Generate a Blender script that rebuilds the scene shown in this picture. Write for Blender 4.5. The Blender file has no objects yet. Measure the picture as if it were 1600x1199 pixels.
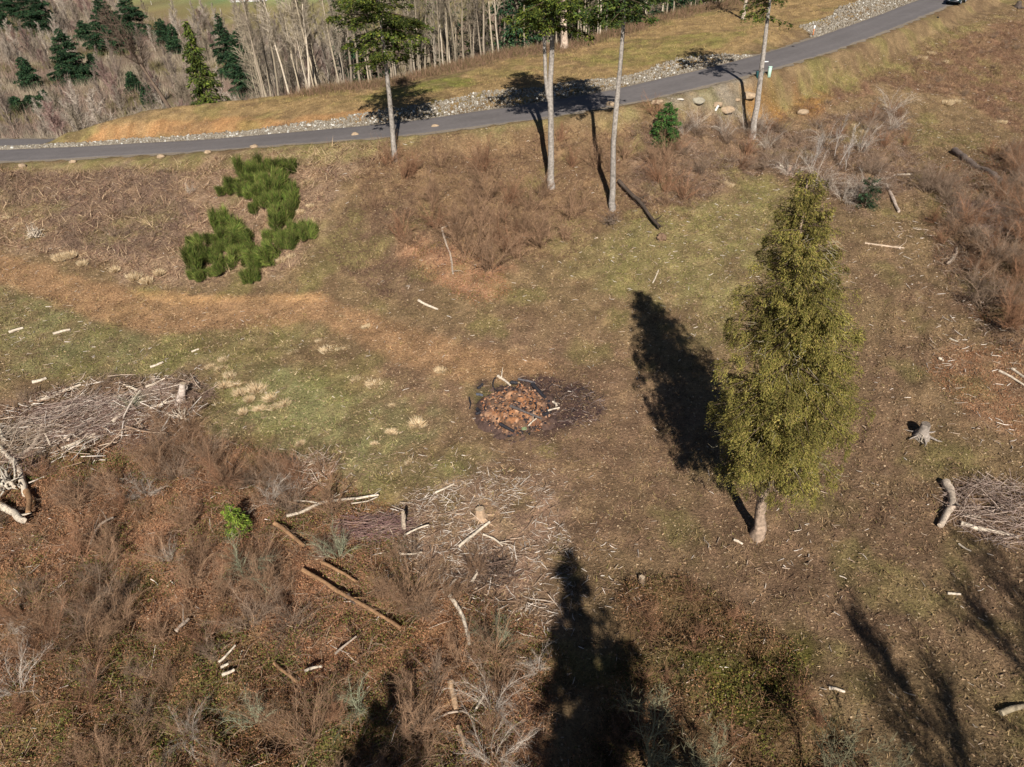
import bpy, math, random
import numpy as np
from mathutils import Vector, Matrix

scene = bpy.context.scene
C = scene.collection
RS = np.random.RandomState
# ------------------------------------------------------------------ camera
CAM_H, PITCH, ROLL, FPX = 30.0, math.radians(34.0), math.radians(1.8), 1110.0
cd = bpy.data.cameras.new('camera'); cam = bpy.data.objects.new('camera', cd); C.objects.link(cam)
cd.sensor_fit = 'HORIZONTAL'; cd.sensor_width = 36.0; cd.lens = 36.0 * FPX / 1600.0
cd.clip_start = 0.1; cd.clip_end = 6000.0
def ray(px, py):
    u = (px - 800.0) / FPX; v = (py - 599.5) / FPX
    c, s = math.cos(ROLL), math.sin(ROLL)
    r = u * c - v * s; d = u * s + v * c
    return np.array([r, math.cos(PITCH) - d * math.sin(PITCH), -(math.sin(PITCH) + d * math.cos(PITCH))])
_f = ray(800, 599.5); _x = ray(801, 599.5) - _f; _y = ray(800, 598.5) - _f
_x /= np.linalg.norm(_x); _y /= np.linalg.norm(_y); _z = -_f / np.linalg.norm(_f)
M = Matrix([[_x[0], _y[0], _z[0], 0], [_x[1], _y[1], _z[1], 0], [_x[2], _y[2], _z[2], CAM_H], [0, 0, 0, 1]])
cam.matrix_world = M
scene.camera = cam
# ------------------------------------------------------------------ light
SUN_EL, SUN_AZ = math.radians(36.0), math.radians(-4.5)   # light travels towards +Y, a little to -X
w = bpy.data.worlds.new('World'); scene.world = w; w.use_nodes = True
nt = w.node_tree; sky = nt.nodes.new('ShaderNodeTexSky'); sky.sky_type = 'NISHITA'
sky.sun_disc = False; sky.sun_elevation = SUN_EL; sky.sun_rotation = math.pi - SUN_AZ * -1
sky.air_density = 0.55; sky.dust_density = 0.15; sky.altitude = 600.0
bg = nt.nodes['Background']; bg.inputs[1].default_value = 0.05
nt.links.new(sky.outputs[0], bg.inputs[0])
sl = bpy.data.lights.new('sun', 'SUN'); sl.energy = 5.0; sl.angle = math.radians(0.5); sl.color = (1.0, 0.955, 0.895)
so = bpy.data.objects.new('sun', sl); C.objects.link(so)
ld = Vector((math.sin(SUN_AZ) * math.cos(SUN_EL), math.cos(SUN_AZ) * math.cos(SUN_EL), -math.sin(SUN_EL)))
so.rotation_euler = ld.to_track_quat('-Z', 'Y').to_euler(); so.location = (60, -80, 90)
scene.view_settings.view_transform = 'Standard'; scene.view_settings.look = 'None'
scene.view_settings.exposure = 0.5; scene.view_settings.gamma = 1.0
scene.render.engine = 'CYCLES'
scene.render.filter_size = 1.15; scene.cycles.max_bounces = 5; scene.cycles.diffuse_bounces = 2; scene.cycles.transmission_bounces = 2
scene.cycles.transparent_max_bounces = 4; scene.cycles.glossy_bounces = 2

# ------------------------------------------------------------------ helpers
def S(r, g, b):
    c = np.array([r, g, b], float) / 255.0
    return np.where(c <= 0.04045, c / 12.92, ((c + 0.055) / 1.055) ** 2.4)
def mat(name, attr=True, base=(0.3, 0.25, 0.2), rough=0.9, nscale=6.0, namp=0.35, obrand=0.0, trans=0.0, bump=0.0, bscale=20.0, spec=0.2, metal=0.0):
    m = bpy.data.materials.new(name); m.use_nodes = True
    n = m.node_tree; L = n.links; p = n.nodes['Principled BSDF']; out = n.nodes['Material Output']
    p.inputs['Roughness'].default_value = rough; p.inputs['Specular IOR Level'].default_value = spec
    p.inputs['Metallic'].default_value = metal
    if attr:
        a = n.nodes.new('ShaderNodeAttribute'); a.attribute_name = 'Col'; col = a.outputs['Color']
    else:
        a = n.nodes.new('ShaderNodeRGB'); a.outputs[0].default_value = (*base, 1); col = a.outputs[0]
    tc = n.nodes.new('ShaderNodeNewGeometry' if attr else 'ShaderNodeTexCoord')
    co = tc.outputs['Position'] if attr else tc.outputs['Object']
    if namp > 0:
        nz = n.nodes.new('ShaderNodeTexNoise'); nz.inputs['Scale'].default_value = nscale; nz.inputs['Detail'].default_value = 5
        L.new(co, nz.inputs['Vector'])
        mr = n.nodes.new('ShaderNodeMapRange'); mr.inputs[1].default_value = 0.25; mr.inputs[2].default_value = 0.75
        mr.inputs[3].default_value = 1 - namp; mr.inputs[4].default_value = 1 + namp
        L.new(nz.outputs['Fac'], mr.inputs[0])
        v = n.nodes.new('ShaderNodeVectorMath'); v.operation = 'SCALE'
        L.new(col, v.inputs[0]); L.new(mr.outputs[0], v.inputs['Scale']); col = v.outputs[0]
    if obrand > 0:
        oi = n.nodes.new('ShaderNodeObjectInfo')
        mr = n.nodes.new('ShaderNodeMapRange'); mr.inputs[3].default_value = 1 - obrand; mr.inputs[4].default_value = 1 + obrand
        L.new(oi.outputs['Random'], mr.inputs[0])
        v = n.nodes.new('ShaderNodeVectorMath'); v.operation = 'SCALE'
        L.new(col, v.inputs[0]); L.new(mr.outputs[0], v.inputs['Scale']); col = v.outputs[0]
    L.new(col, p.inputs['Base Color'])
    if bump > 0:
        nb = n.nodes.new('ShaderNodeTexNoise'); nb.inputs['Scale'].default_value = bscale; nb.inputs['Detail'].default_value = 6
        L.new(co, nb.inputs['Vector'])
        b = n.nodes.new('ShaderNodeBump'); b.inputs['Strength'].default_value = bump; b.inputs['Distance'].default_value = 0.1
        L.new(nb.outputs['Fac'], b.inputs['Height']); L.new(b.outputs[0], p.inputs['Normal'])
    if trans > 0:
        t = n.nodes.new('ShaderNodeBsdfTranslucent'); L.new(col, t.inputs['Color'])
        mx = n.nodes.new('ShaderNodeMixShader'); mx.inputs[0].default_value = trans
        L.new(p.outputs[0], mx.inputs[1]); L.new(t.outputs[0], mx.inputs[2]); L.new(mx.outputs[0], out.inputs['Surface'])
    return m

class MB:
    """collects vertices, faces (tri / quad arrays) and a colour per vertex"""
    def __init__(s): s.V = []; s.T = []; s.Q = []; s.K = []; s.n = 0
    def add(s, V, T=None, Q=None, col=(0.5, 0.5, 0.5)):
        V = np.asarray(V, float).reshape(-1, 3)
        col = np.asarray(col, float)
        if col.ndim == 1: col = np.tile(col, (len(V), 1))
        if T is not None and len(T): s.T.append(np.asarray(T) + s.n)
        if Q is not None and len(Q): s.Q.append(np.asarray(Q) + s.n)
        s.V.append(V); s.K.append(col); s.n += len(V)
    def segs(s, P0, P1, r0, r1, col, k=3):
        P0 = np.asarray(P0, float); P1 = np.asarray(P1, float); N = len(P0)
        if N == 0: return
        d = P1 - P0; d /= np.maximum(np.linalg.norm(d, axis=1, keepdims=True), 1e-9)
        up = np.where(np.abs(d[:, 2:3]) > 0.9, np.array([[1., 0, 0]]), np.array([[0, 0, 1.]]))
        a = np.cross(d, up); a /= np.linalg.norm(a, axis=1, keepdims=True); b = np.cross(d, a)
        th = np.arange(k) * 2 * np.pi / k
        ring = a[:, None, :] * np.cos(th)[None, :, None] + b[:, None, :] * np.sin(th)[None, :, None]
        r0 = np.broadcast_to(r0, (N,)); r1 = np.broadcast_to(r1, (N,))
        A = P0[:, None] + ring * r0[:, None, None]; B = P1[:, None] + ring * r1[:, None, None]
        V = np.concatenate([A, B], 1).reshape(-1, 3)
        i = np.arange(k); j = (i + 1) % k
        q = np.stack([i, j, j + k, i + k], 1)
        Q = (q[None] + (np.arange(N) * 2 * k)[:, None, None]).reshape(-1, 4)
        col = np.asarray(col, float)
        K = np.repeat(np.broadcast_to(col, (N, 3)), 2 * k, axis=0)
        s.add(V, Q=Q, col=K)
    def leaves(s, P, D, L, W, col, rs, twist=1.0):
        """flat leaf triangles: base point P, direction D, length L, width W"""
        N = len(P)
        if N == 0: return
        D = D / np.maximum(np.linalg.norm(D, axis=1, keepdims=True), 1e-9)
        R = rs.normal(size=(N, 3)); R = R - (R * D).sum(1, keepdims=True) * D
        up = np.array([[0, 0, 1.]]); side = np.cross(D, up) + 1e-4
        side /= np.linalg.norm(side, axis=1, keepdims=True); R /= np.linalg.norm(R, axis=1, keepdims=True)
        a = side * (1 - twist) + R * twist; a /= np.maximum(np.linalg.norm(a, axis=1, keepdims=True), 1e-6)
        L = np.broadcast_to(L, (N,))[:, None]; W = np.broadcast_to(W, (N,))[:, None]
        V = np.stack([P + D * L * .25 - a * W / 2, P + D * L, P + D * L * .25 + a * W / 2, P], 1).reshape(-1, 3)
        Q = np.arange(4 * N).reshape(-1, 4)
        col = np.asarray(col, float)
        K = np.repeat(np.broadcast_to(col, (N, 3)), 4, axis=0)
        s.add(V, Q=Q, col=K)
    def blades(s, P, D, L, W, col, rs):
        N = len(P)
        D = D / np.maximum(np.linalg.norm(D, axis=1, keepdims=True), 1e-9)
        a = rs.normal(size=(N, 3)); a = a - (a * D).sum(1, keepdims=True) * D; a /= np.linalg.norm(a, axis=1, keepdims=True)
        L = np.broadcast_to(L, (N,))[:, None]; W = np.broadcast_to(W, (N,))[:, None]
        V = np.stack([P - a * W / 2, P + a * W / 2, P + D * L], 1).reshape(-1, 3)
        s.add(V, T=np.arange(3 * N).reshape(-1, 3), col=np.repeat(np.broadcast_to(np.asarray(col, float), (N, 3)), 3, axis=0))
    def tube(s, pts, rad, k=8, col=(.5, .5, .5), wob=0.0, rs=None, cap=True, capcol=None):
        pts = np.asarray(pts, float); n = len(pts); rad = np.broadcast_to(rad, (n,))
        t = np.gradient(pts, axis=0); t /= np.linalg.norm(t, axis=1, keepdims=True)
        ref = np.array([1., 0, 0]) if abs(t[0, 2]) > .7 else np.array([0, 0, 1.])
        a = np.cross(t, ref); a /= np.linalg.norm(a, axis=1, keepdims=True); b = np.cross(t, a)
        th = np.arange(k) * 2 * np.pi / k
        R = np.repeat(rad[:, None], k, 1)
        if wob and rs is not None: R = R * (1 + wob * rs.uniform(-1, 1, (n, k)) + wob * rs.uniform(-1, 1, (1, k)))
        V = pts[:, None] + (a[:, None] * np.cos(th)[None, :, None] + b[:, None] * np.sin(th)[None, :, None]) * R[:, :, None]
        i = np.arange(k); j = (i + 1) % k
        Q = np.concatenate([np.stack([i + k * m, j + k * m, j + k * (m + 1), i + k * (m + 1)], 1) for m in range(n - 1)])
        s.add(V.reshape(-1, 3), Q=Q, col=col)
        if cap:
            cc = col if capcol is None else capcol
            cc = np.asarray(cc, float); cc = cc if cc.ndim == 1 else cc[0]
            for e, off in ((0, -1), (n - 1, 1)):
                c = pts[e] + t[e] * off * 0.01; ring = V[e] + t[e] * off * .004
                vv = np.vstack([ring, c[None]])
                T = np.stack([i, j, np.full(k, k)], 1)
                s.add(vv, T=T, col=cc)
    def build(s, name, m, parent=None, smooth=False, loc=None):
        V = np.concatenate(s.V); K = np.concatenate(s.K)
        T = np.concatenate(s.T) if s.T else np.zeros((0, 3), int)
        Q = np.concatenate(s.Q) if s.Q else np.zeros((0, 4), int)
        me = bpy.data.meshes.new(name)
        me.vertices.add(len(V)); me.vertices.foreach_set('co', V.astype(np.float32).ravel())
        li = np.concatenate([T.ravel(), Q.ravel()]).astype(np.int32)
        me.loops.add(len(li)); me.loops.foreach_set('vertex_index', li)
        st = np.concatenate([np.arange(len(T)) * 3, len(T) * 3 + np.arange(len(Q)) * 4]).astype(np.int32)
        me.polygons.add(len(st)); me.polygons.foreach_set('loop_start', st)
        me.update(calc_edges=True)
        ca = me.color_attributes.new('Col', 'FLOAT_COLOR', 'POINT')
        ca.data.foreach_set('color', np.concatenate([K, np.ones((len(K), 1))], 1).astype(np.float32).ravel())
        if smooth: me.polygons.foreach_set('use_smooth', np.ones(len(st), bool))
        me.materials.append(m)
        o = bpy.data.objects.new(name, me); C.objects.link(o)
        if parent is not None: o.parent = parent
        if loc is not None: o.location = loc
        return o
def tag(o, label=None, cat=None, group=None, kind=None):
    if label: o['label'] = label
    if cat: o['category'] = cat
    if group: o['group'] = group
    if kind: o['kind'] = kind
    return o
def empty(name, loc=(0, 0, 0)):
    o = bpy.data.objects.new(name, None); C.objects.link(o); o.location = loc; o.empty_display_size = .2
    return o
def dup(root, loc, rz=0.0, sc=1.0, tilt=(0, 0)):
    r = root.copy(); C.objects.link(r); r.location = loc; r.rotation_euler = (tilt[0], tilt[1], rz)
    r.scale = (sc, sc, sc) if np.isscalar(sc) else sc
    for ch in list(root.children):
        c = ch.copy(); C.objects.link(c); c.parent = r
    return r
class Protos:
    """first use moves the prototype itself, later uses copy it"""
    def __init__(s, objs): s.o = objs; s.used = [False] * len(objs)
    def put(s, i, loc, rz=0.0, sc=1.0, tilt=(0, 0)):
        i = i % len(s.o)
        if not s.used[i]:
            s.used[i] = True; o = s.o[i]; o.location = loc; o.rotation_euler = (tilt[0], tilt[1], rz)
            o.scale = (sc, sc, sc) if np.isscalar(sc) else sc
            return o
        return dup(s.o[i], loc, rz, sc, tilt)
    def finish(s):
        for u, o in zip(s.used, s.o):
            if not u:
                for c in list(o.children): bpy.data.objects.remove(c)
                bpy.data.objects.remove(o)

# lattice value noise
_lat = RS(7).rand(256, 256)
def vnoise(x, y, sc=1.0, seed=0):
    x = np.asarray(x, float) / sc + seed * 17.3; y = np.asarray(y, float) / sc + seed * 31.7
    xi = np.floor(x).astype(int); yi = np.floor(y).astype(int); fx = x - xi; fy = y - yi
    fx = fx * fx * (3 - 2 * fx); fy = fy * fy * (3 - 2 * fy)
    g = lambda i, j: _lat[i & 255, j & 255]
    return (g(xi, yi) * (1 - fx) + g(xi + 1, yi) * fx) * (1 - fy) + (g(xi, yi + 1) * (1 - fx) + g(xi + 1, yi + 1) * fx) * fy
def fbm(x, y, sc=1.0, seed=0, o=4):
    t = 0; a = 1; tot = 0
    for i in range(o): t = t + a * vnoise(x, y, sc / 2 ** i, seed + i); tot += a; a *= .55
    return t / tot
def sstep(a, b, x):
    t = np.clip((x - a) / (b - a), 0, 1); return t * t * (3 - 2 * t)

# ------------------------------------------------------------------ terrain
def atY(px, py, Y): R = ray(px, py); t = Y / R[1]; return np.array([R[0] * t, Y, CAM_H + R[2] * t])
def atZ(px, py, z): R = ray(px, py); t = (z - CAM_H) / R[2]; return np.array([R[0] * t, R[1] * t, z])
road_px = [(-60, 246, 87), (0, 241, 86), (100, 241, 85), (200, 239, 84), (300, 230, 82), (400, 220, 80), (500, 210.5, 78), (600, 200.5, 76.5), (680, 193, 76), (750, 184.5, 76.3),
           (830, 175, 77), (900, 163, 78), (970, 151, 79.5), (1040, 134, 82), (1150, 110, 88), (1260, 77, 97), (1330, 55, 105), (1400, 29, 115), (1480, 0, 129), (1600, -40, 152), (1720, -78, 178)]
ROAD = np.array([atY(*q) for q in road_px])
# smooth road heights
for _ in range(3): ROAD[1:-1, 2] = .25 * ROAD[:-2, 2] + .5 * ROAD[1:-1, 2] + .25 * ROAD[2:, 2]
def resample(P, step):
    P = np.asarray(P, float); out = []
    n = len(P)
    for i in range(n - 1):
        p0 = P[max(i - 1, 0)]; p1 = P[i]; p2 = P[i + 1]; p3 = P[min(i + 2, n - 1)]
        m = max(2, int(np.linalg.norm(p2 - p1) / step))
        t = np.linspace(0, 1, m, endpoint=False)[:, None]
        out.append(.5 * (2 * p1 + (p2 - p0) * t + (2 * p0 - 5 * p1 + 4 * p2 - p3) * t ** 2 + (3 * p1 - p0 - 3 * p2 + p3) * t ** 3))
    out.append(P[-1:]); return np.concatenate(out)
RC = resample(ROAD, 1.0)
# hairpin: the road swings round the end of the berm and returns behind it
h0 = ROAD[0]
hp = [(-68.5, 87.6), (-71.5, 89.4), (-71.0, 91.6), (-67.5, 92.8), (-62.5, 93.4), (-58.0, 95.6), (-53.5, 99.6), (-46.0, 104.0), (-34.0, 108.0)]
zz = h0[2] - np.array([0, 0, .05, .1, .3, .9, 1.8, 2.8, 4.0])
HP = np.array([h0] + [(a, b, c) for (a, b), c in zip(hp, zz)])
RH = resample(HP, 1.0)
crest_px = [(-200, 225, 98), (0, 223, 97.5), (45, 221, 96.5), (80, 217, 93), (120, 204, 91), (160, 190, 91.5), (250, 170, 93), (400, 156, 95), (500, 141, 97), (620, 125, 99), (745, 95, 104),
            (804, 82, 107), (881, 73, 108), (969, 48, 115), (1060, 18, 125), (1180, -4, 136), (1300, -22, 150), (1600, -60, 185)]
CR = np.array([atY(*q) for q in crest_px])
ctrl = [atZ(*q) for q in [
    (0, 1199, -.6), (400, 1199, -.4), (800, 1199, 0), (1200, 1199, 0), (1600, 1199, .3), (0, 900, 0), (400, 900, 0), (800, 900, 0), (1200, 900, 0), (1600, 900, .7),
    (0, 700, .3), (400, 700, .5), (800, 700, .6), (1200, 700, .5), (1600, 700, 1.6), (0, 560, 1.6), (300, 560, 1.5), (600, 560, 1.8), (900, 560, 1.8), (1200, 560, 1.8), (1600, 560, 3),
    (0, 420, 3.8), (300, 450, 3.0), (520, 470, 3), (800, 480, 3.1), (1000, 480, 3.1), (1250, 450, 3.6), (1600, 420, 4.6), (-300, 420, 4), (-300, 900, 0), (1900, 900, 1), (1900, 420, 6),
    (0, 330, 4.9), (300, 350, 5.6), (600, 350, 6.4), (860, 320, 6.8), (1000, 360, 5.7), (1250, 300, 6.7), (1450, 280, 7)]]
ctrl += [atY(*q) for q in [(617, 245, 70), (861, 292, 66), (957, 327, 63), (1176, 212, 78), (1600, 150, 95), (1600, 60, 112), (1400, 110, 98), (1400, 180, 86), (400, 262, 73), (200, 275, 76), (0, 278, 78), (1040, 200, 75),
                           (100, 212, 90.3), (60, 226, 90.0), (140, 208, 90),
                           (250, 222, 86.5), (250, 196, 89), (400, 198, 85), (400, 176, 89), (550, 178, 83.5), (550, 155, 90), (150, 226, 88), (700, 165, 82), (700, 130, 92), (850, 145, 84), (850, 105, 97), (980, 120, 90), (980, 80, 103), (1130, 80, 98), (1130, 40, 112), (1260, 30, 118)]]
ctrl += [(-30, -30, -2), (30, -30, -1), (0, 0, -.3), (-30, 0, -1.5), (30, 0, 0), (-110, 60, 3), (-110, 20, 0), (110, 30, 4), (120, 90, 10)]
ctrl += [tuple(q) for q in ROAD[1::2]] + [tuple(q) for q in CR[3:]]
ctrl = np.array([tuple(q) for q in ctrl])
def _U(r2): return np.where(r2 > 0, .5 * r2 * np.log(np.maximum(r2, 1e-12)), 0)
_sc = 50.0
def tps_fit(P):
    X = P[:, :2] / _sc; n = len(X)
    K = _U(((X[:, None] - X[None]) ** 2).sum(2)) + np.eye(n) * 4e-4
    A = np.zeros((n + 3, n + 3)); A[:n, :n] = K; A[:n, n] = 1; A[:n, n + 1:] = X; A[n, :n] = 1; A[n + 1:, :n] = X.T
    b = np.zeros(n + 3); b[:n] = P[:, 2]
    return X, np.linalg.solve(A, b)
_tx, _tw = tps_fit(ctrl)
def tps(x, y):
    x = np.asarray(x, float) / _sc; y = np.asarray(y, float) / _sc; n = len(_tx)
    z = _tw[n] + _tw[n + 1] * x + _tw[n + 2] * y
    for i in range(n): z = z + _tw[i] * _U((x - _tx[i, 0]) ** 2 + (y - _tx[i, 1]) ** 2)
    return z
def axis(lo, hi, step, far_lo, far_hi):
    a = list(np.arange(lo, hi, step)); d = step; x = lo
    left = []
    while x > far_lo: d *= 1.13; x -= d; left.append(x)
    d = step; x = a[-1]; right = []
    while x < far_hi: d *= 1.07; x += d; right.append(x)
    return np.array(left[::-1] + a + right)
GX = axis(-76, 84, .36, -1400, 1400); GY = axis(9, 132, .36, -500, 2600)
XX, YY = np.meshgrid(GX, GY)
def near_line(X, Y, L, w):
    D = np.full(X.shape, 1e3); Z = np.zeros(X.shape)
    x0, x1, y0, y1 = L[:, 0].min() - w, L[:, 0].max() + w, L[:, 1].min() - w, L[:, 1].max() + w
    msk = (X > x0) & (X < x1) & (Y > y0) & (Y < y1); xs = X[msk]; ys = Y[msk]
    best = np.full(xs.shape, 1e6); bz = np.zeros(xs.shape)
    for i in range(len(L) - 1):
        a = L[i]; d = L[i + 1] - a; t = np.clip(((xs - a[0]) * d[0] + (ys - a[1]) * d[1]) / (d[0] ** 2 + d[1] ** 2), 0, 1)
        q = (xs - a[0] - t * d[0]) ** 2 + (ys - a[1] - t * d[1]) ** 2
        u = q < best; best[u] = q[u]; bz[u] = (a[2] + t * d[2])[u]
    D[msk] = np.sqrt(best); Z[msk] = bz
    return D, Z
def crestY(x): return np.interp(x, CR[:, 0], CR[:, 1])
def poly_sd(X, Y, P):
    """signed distance (negative inside) to a world polygon"""
    P = np.asarray(P)[:, :2]; n = len(P); d = np.full(X.shape, 1e9); ins = np.zeros(X.shape, bool)
    for i in range(n):
        a = P[i]; b = P[(i + 1) % n]; e = b - a
        t = np.clip(((X - a[0]) * e[0] + (Y - a[1]) * e[1]) / (e @ e + 1e-12), 0, 1)
        d = np.minimum(d, (X - a[0] - t * e[0]) ** 2 + (Y - a[1] - t * e[1]) ** 2)
        c = ((a[1] > Y) != (b[1] > Y)); xi = a[0] + (Y - a[1]) / (b[1] - a[1] + 1e-12) * (b[0] - a[0])
        ins ^= c & (X < xi)
    d = np.sqrt(d); return np.where(ins, -d, d)
rough = None
def height(X, Y):
    yc = crestY(X)
    ym = np.minimum(Y, yc)
    z = tps(np.clip(X, -125, 150), np.clip(ym, -60, 200))
    # the left end beyond the hairpin lies level with the road
    lo = sstep(-57, -61, X) * sstep(90, 93, Y)
    z = z * (1 - lo) + lo * np.minimum(z, 5.6)
    d = Y - yc
    vz = -12 + 2.2 * (fbm(X, Y, 60, 5) - .5) + sstep(340, 900, Y) * 60 + sstep(900, 2600, Y) * 160 + sstep(-150, -900, X) * 50 + sstep(200, 900, X) * 60
    k = sstep(-6, 46, d); k = np.where(d > 0, sstep(0, 1, (d + 4) / 50) - sstep(0, 1, 4 / 50) * np.clip(1 - d / 10, 0, 1), 0)
    return z * (1 - k) + vz * k
ZZ = height(XX, YY)
D1, Z1 = near_line(XX, YY, RC, 12); D2, Z2 = near_line(XX, YY, RH, 12)
for D_, Z_, e0, e1 in ((D2, Z2, 3.0, 5.2), (D1, Z1, 3.7, 6.2)):
    k = 1 - sstep(e0, e1, D_); ZZ = ZZ * (1 - k) + (Z_ - .03) * k
DR = np.minimum(D1, D2)
ZB = ZZ.copy()
def bil(A, x, y):
    x = np.asarray(x, float); y = np.asarray(y, float)
    i = np.clip(np.searchsorted(GX, x) - 1, 0, len(GX) - 2); j = np.clip(np.searchsorted(GY, y) - 1, 0, len(GY) - 2)
    fx = np.clip((x - GX[i]) / (GX[i + 1] - GX[i]), 0, 1); fy = np.clip((y - GY[j]) / (GY[j + 1] - GY[j]), 0, 1)
    return (A[j, i] * (1 - fx) + A[j, i + 1] * fx) * (1 - fy) + (A[j + 1, i] * (1 - fx) + A[j + 1, i + 1] * fx) * fy
_ts = np.concatenate([np.linspace(8, 160, 2200), np.linspace(160, 900, 900)])
def ground(px, py):
    """the ground point seen at a place of the photograph"""
    R = ray(px, py); n = np.linalg.norm(R); P = np.array([0, 0, CAM_H]) + (R / n) * _ts[:, None]
    h = P[:, 2] - bil(ZB, P[:, 0], P[:, 1]); k = np.argmax(h < 0)
    if h[k] >= 0: k = len(h) - 1
    if k == 0: return P[0]
    t = h[k - 1] / (h[k - 1] - h[k]); p = P[k - 1] * (1 - t) + P[k] * t
    return p
def gz(x, y): return float(bil(ZZ, x, y))
def W(poly): return np.array([ground(a, b) for a, b in poly])

# ------------------------------------------------------------------ ground zones (world polygons)
Z = dict(
 bankdry=[(-160, 275), (0, 262), (300, 250), (560, 225), (640, 220), (520, 300), (480, 420), (300, 445), (220, 440), (80, 400), (0, 385), (-160, 380)],
 purpleA=[(0, 268), (120, 272), (230, 262), (300, 268), (260, 300), (320, 330), (290, 370), (210, 410), (100, 385), (60, 320), (0, 325)],
 purpleB=[(540, 330), (650, 300), (700, 350), (690, 430), (600, 470), (560, 440), (500, 400)],
 bankmid=[(560, 230), (760, 210), (900, 200), (1060, 205), (1090, 340), (940, 350), (900, 400), (760, 420), (640, 400), (560, 330)],
 rustA=[(640, 375), (720, 380), (780, 400), (800, 460), (740, 480), (690, 450), (650, 420)],
 bramC=[(990, 185), (1160, 190), (1260, 190), (1400, 170), (1440, 230), (1420, 300), (1330, 330), (1200, 270), (1080, 320), (990, 330)],
 greenslope=[(960, 350), (1100, 320), (1200, 280), (1270, 300), (1240, 360), (1160, 480), (1120, 560), (1020, 470), (940, 440)],
 greenB=[(860, 350), (960, 350), (1050, 330), (1080, 420), (960, 470), (860, 430)],
 bramR=[(1430, 270), (1600, 230), (1880, 200), (1880, 600), (1600, 560), (1540, 530), (1480, 450), (1450, 380), (1480, 330)],
 bramT=[(1460, 70), (1600, 30), (1600, 210), (1500, 150), (1380, 130), (1250, 200), (1180, 190), (1290, 150)],
 greenT=[(1180, 150), (1300, 115), (1440, 70), (1560, 25), (1500, 70), (1380, 120), (1260, 165)],
 duffR=[(1480, 540), (1600, 540), (1600, 680), (1500, 640), (1440, 580)],
 dirt=[(560, 520), (800, 500), (960, 520), (1130, 640), (1200, 760), (1400, 480), (1330, 420), (1400, 380), (1480, 520), (1460, 640), (1400, 760), (1600, 800), (1600, 1060), (1400, 1000), (1250, 1080), (1080, 940), (900, 830), (740, 700), (620, 640), (540, 590)],
 path=[(-40, 385), (0, 398), (100, 424), (220, 456), (340, 466), (500, 464), (600, 496), (720, 540), (860, 560), (880, 620), (740, 600), (600, 560), (500, 506), (380, 512), (250, 522), (140, 500), (60, 462), (-40, 430)],
 pathedge=[(200, 452), (340, 462), (500, 463), (505, 469), (340, 472), (210, 462)],
 greenL=[(0, 450), (100, 470), (160, 520), (260, 540), (330, 560), (300, 600), (200, 590), (80, 600), (0, 600)],
 greenM=[(330, 600), (420, 580), (620, 600), (680, 640), (660, 690), (560, 730), (440, 700), (340, 680)],
 greenN=[(260, 520), (420, 490), (520, 520), (430, 560), (330, 590), (270, 560)],
 greenO=[(420, 690), (620, 700), (800, 740), (760, 830), (640, 760), (500, 780)],
 slash=[(640, 770), (760, 740), (860, 760), (900, 860), (880, 960), (800, 960), (640, 900), (560, 840)],
 thicket=[(0, 740), (120, 700), (250, 650), (360, 690), (520, 740), (620, 800), (640, 900), (800, 960), (860, 1000), (860, 1300), (-260, 1300), (-260, 900), (-120, 760)],
 slashL=[(0, 640), (120, 600), (300, 590), (340, 620), (280, 680), (140, 730), (0, 760)],
 duffA=[(150, 860), (300, 800), (350, 820), (330, 900), (250, 960), (160, 930)],
 duffB=[(420, 900), (520, 900), (560, 1010), (500, 1080), (400, 1060)],
 duffC=[(600, 950), (740, 960), (760, 1060), (680, 1150), (580, 1060)],
 under=[(140, 960), (400, 1000), (600, 1100), (560, 1240), (60, 1240), (100, 1080)],
 mound=[(970, 920), (1060, 900), (1180, 970), (1240, 1010), (1260, 1090), (1350, 1180), (1320, 1330), (820, 1330), (960, 1090)],
 moundgreen=[(1080, 1040), (1250, 1010), (1260, 1110), (1200, 1199), (1080, 1150)],
 char=[(760, 588), (850, 590), (910, 600), (950, 645), (900, 665), (870, 690), (780, 692), (735, 660), (735, 620)],
 berm=[(70, 232), (150, 195), (250, 172), (500, 142), (700, 135), (760, 100), (960, 60), (1300, -15), (1420, -10), (1230, 60), (1040, 118), (900, 145), (740, 165), (560, 180), (300, 215), (110, 240)],
 orange=[(80, 234), (160, 200), (230, 190), (330, 186), (450, 186), (560, 172), (600, 178), (480, 196), (330, 212), (180, 228)],
 berngreen=[(560, 150), (700, 120), (770, 130), (640, 150), (560, 160)],
 berngreenB=[(880, 95), (1000, 60), (1180, 50), (1080, 90), (960, 110)],
 verge=[(0, 250), (200, 250), (400, 232), (600, 216), (700, 204), (900, 186), (1000, 170), (1180, 145), (1180, 160), (1000, 185), (900, 200), (700, 225), (560, 240), (400, 250), (200, 264), (0, 262)],
 shoulder=[(980, 150), (1060, 140), (1190, 118), (1180, 160), (1120, 175), (1040, 165)],
 ochre=[(1170, 150), (1290, 155), (1260, 185), (1180, 180)],
 farfield=[(150, -20), (760, -60), (900, -60), (640, 70), (420, 62), (330, 40), (250, 34), (200, 20)],
 fargreen=[(150, -60), (700, -60), (640, 2), (380, 8), (200, 3)],
)
ZW = {k: W(v) for k, v in Z.items()}
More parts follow.
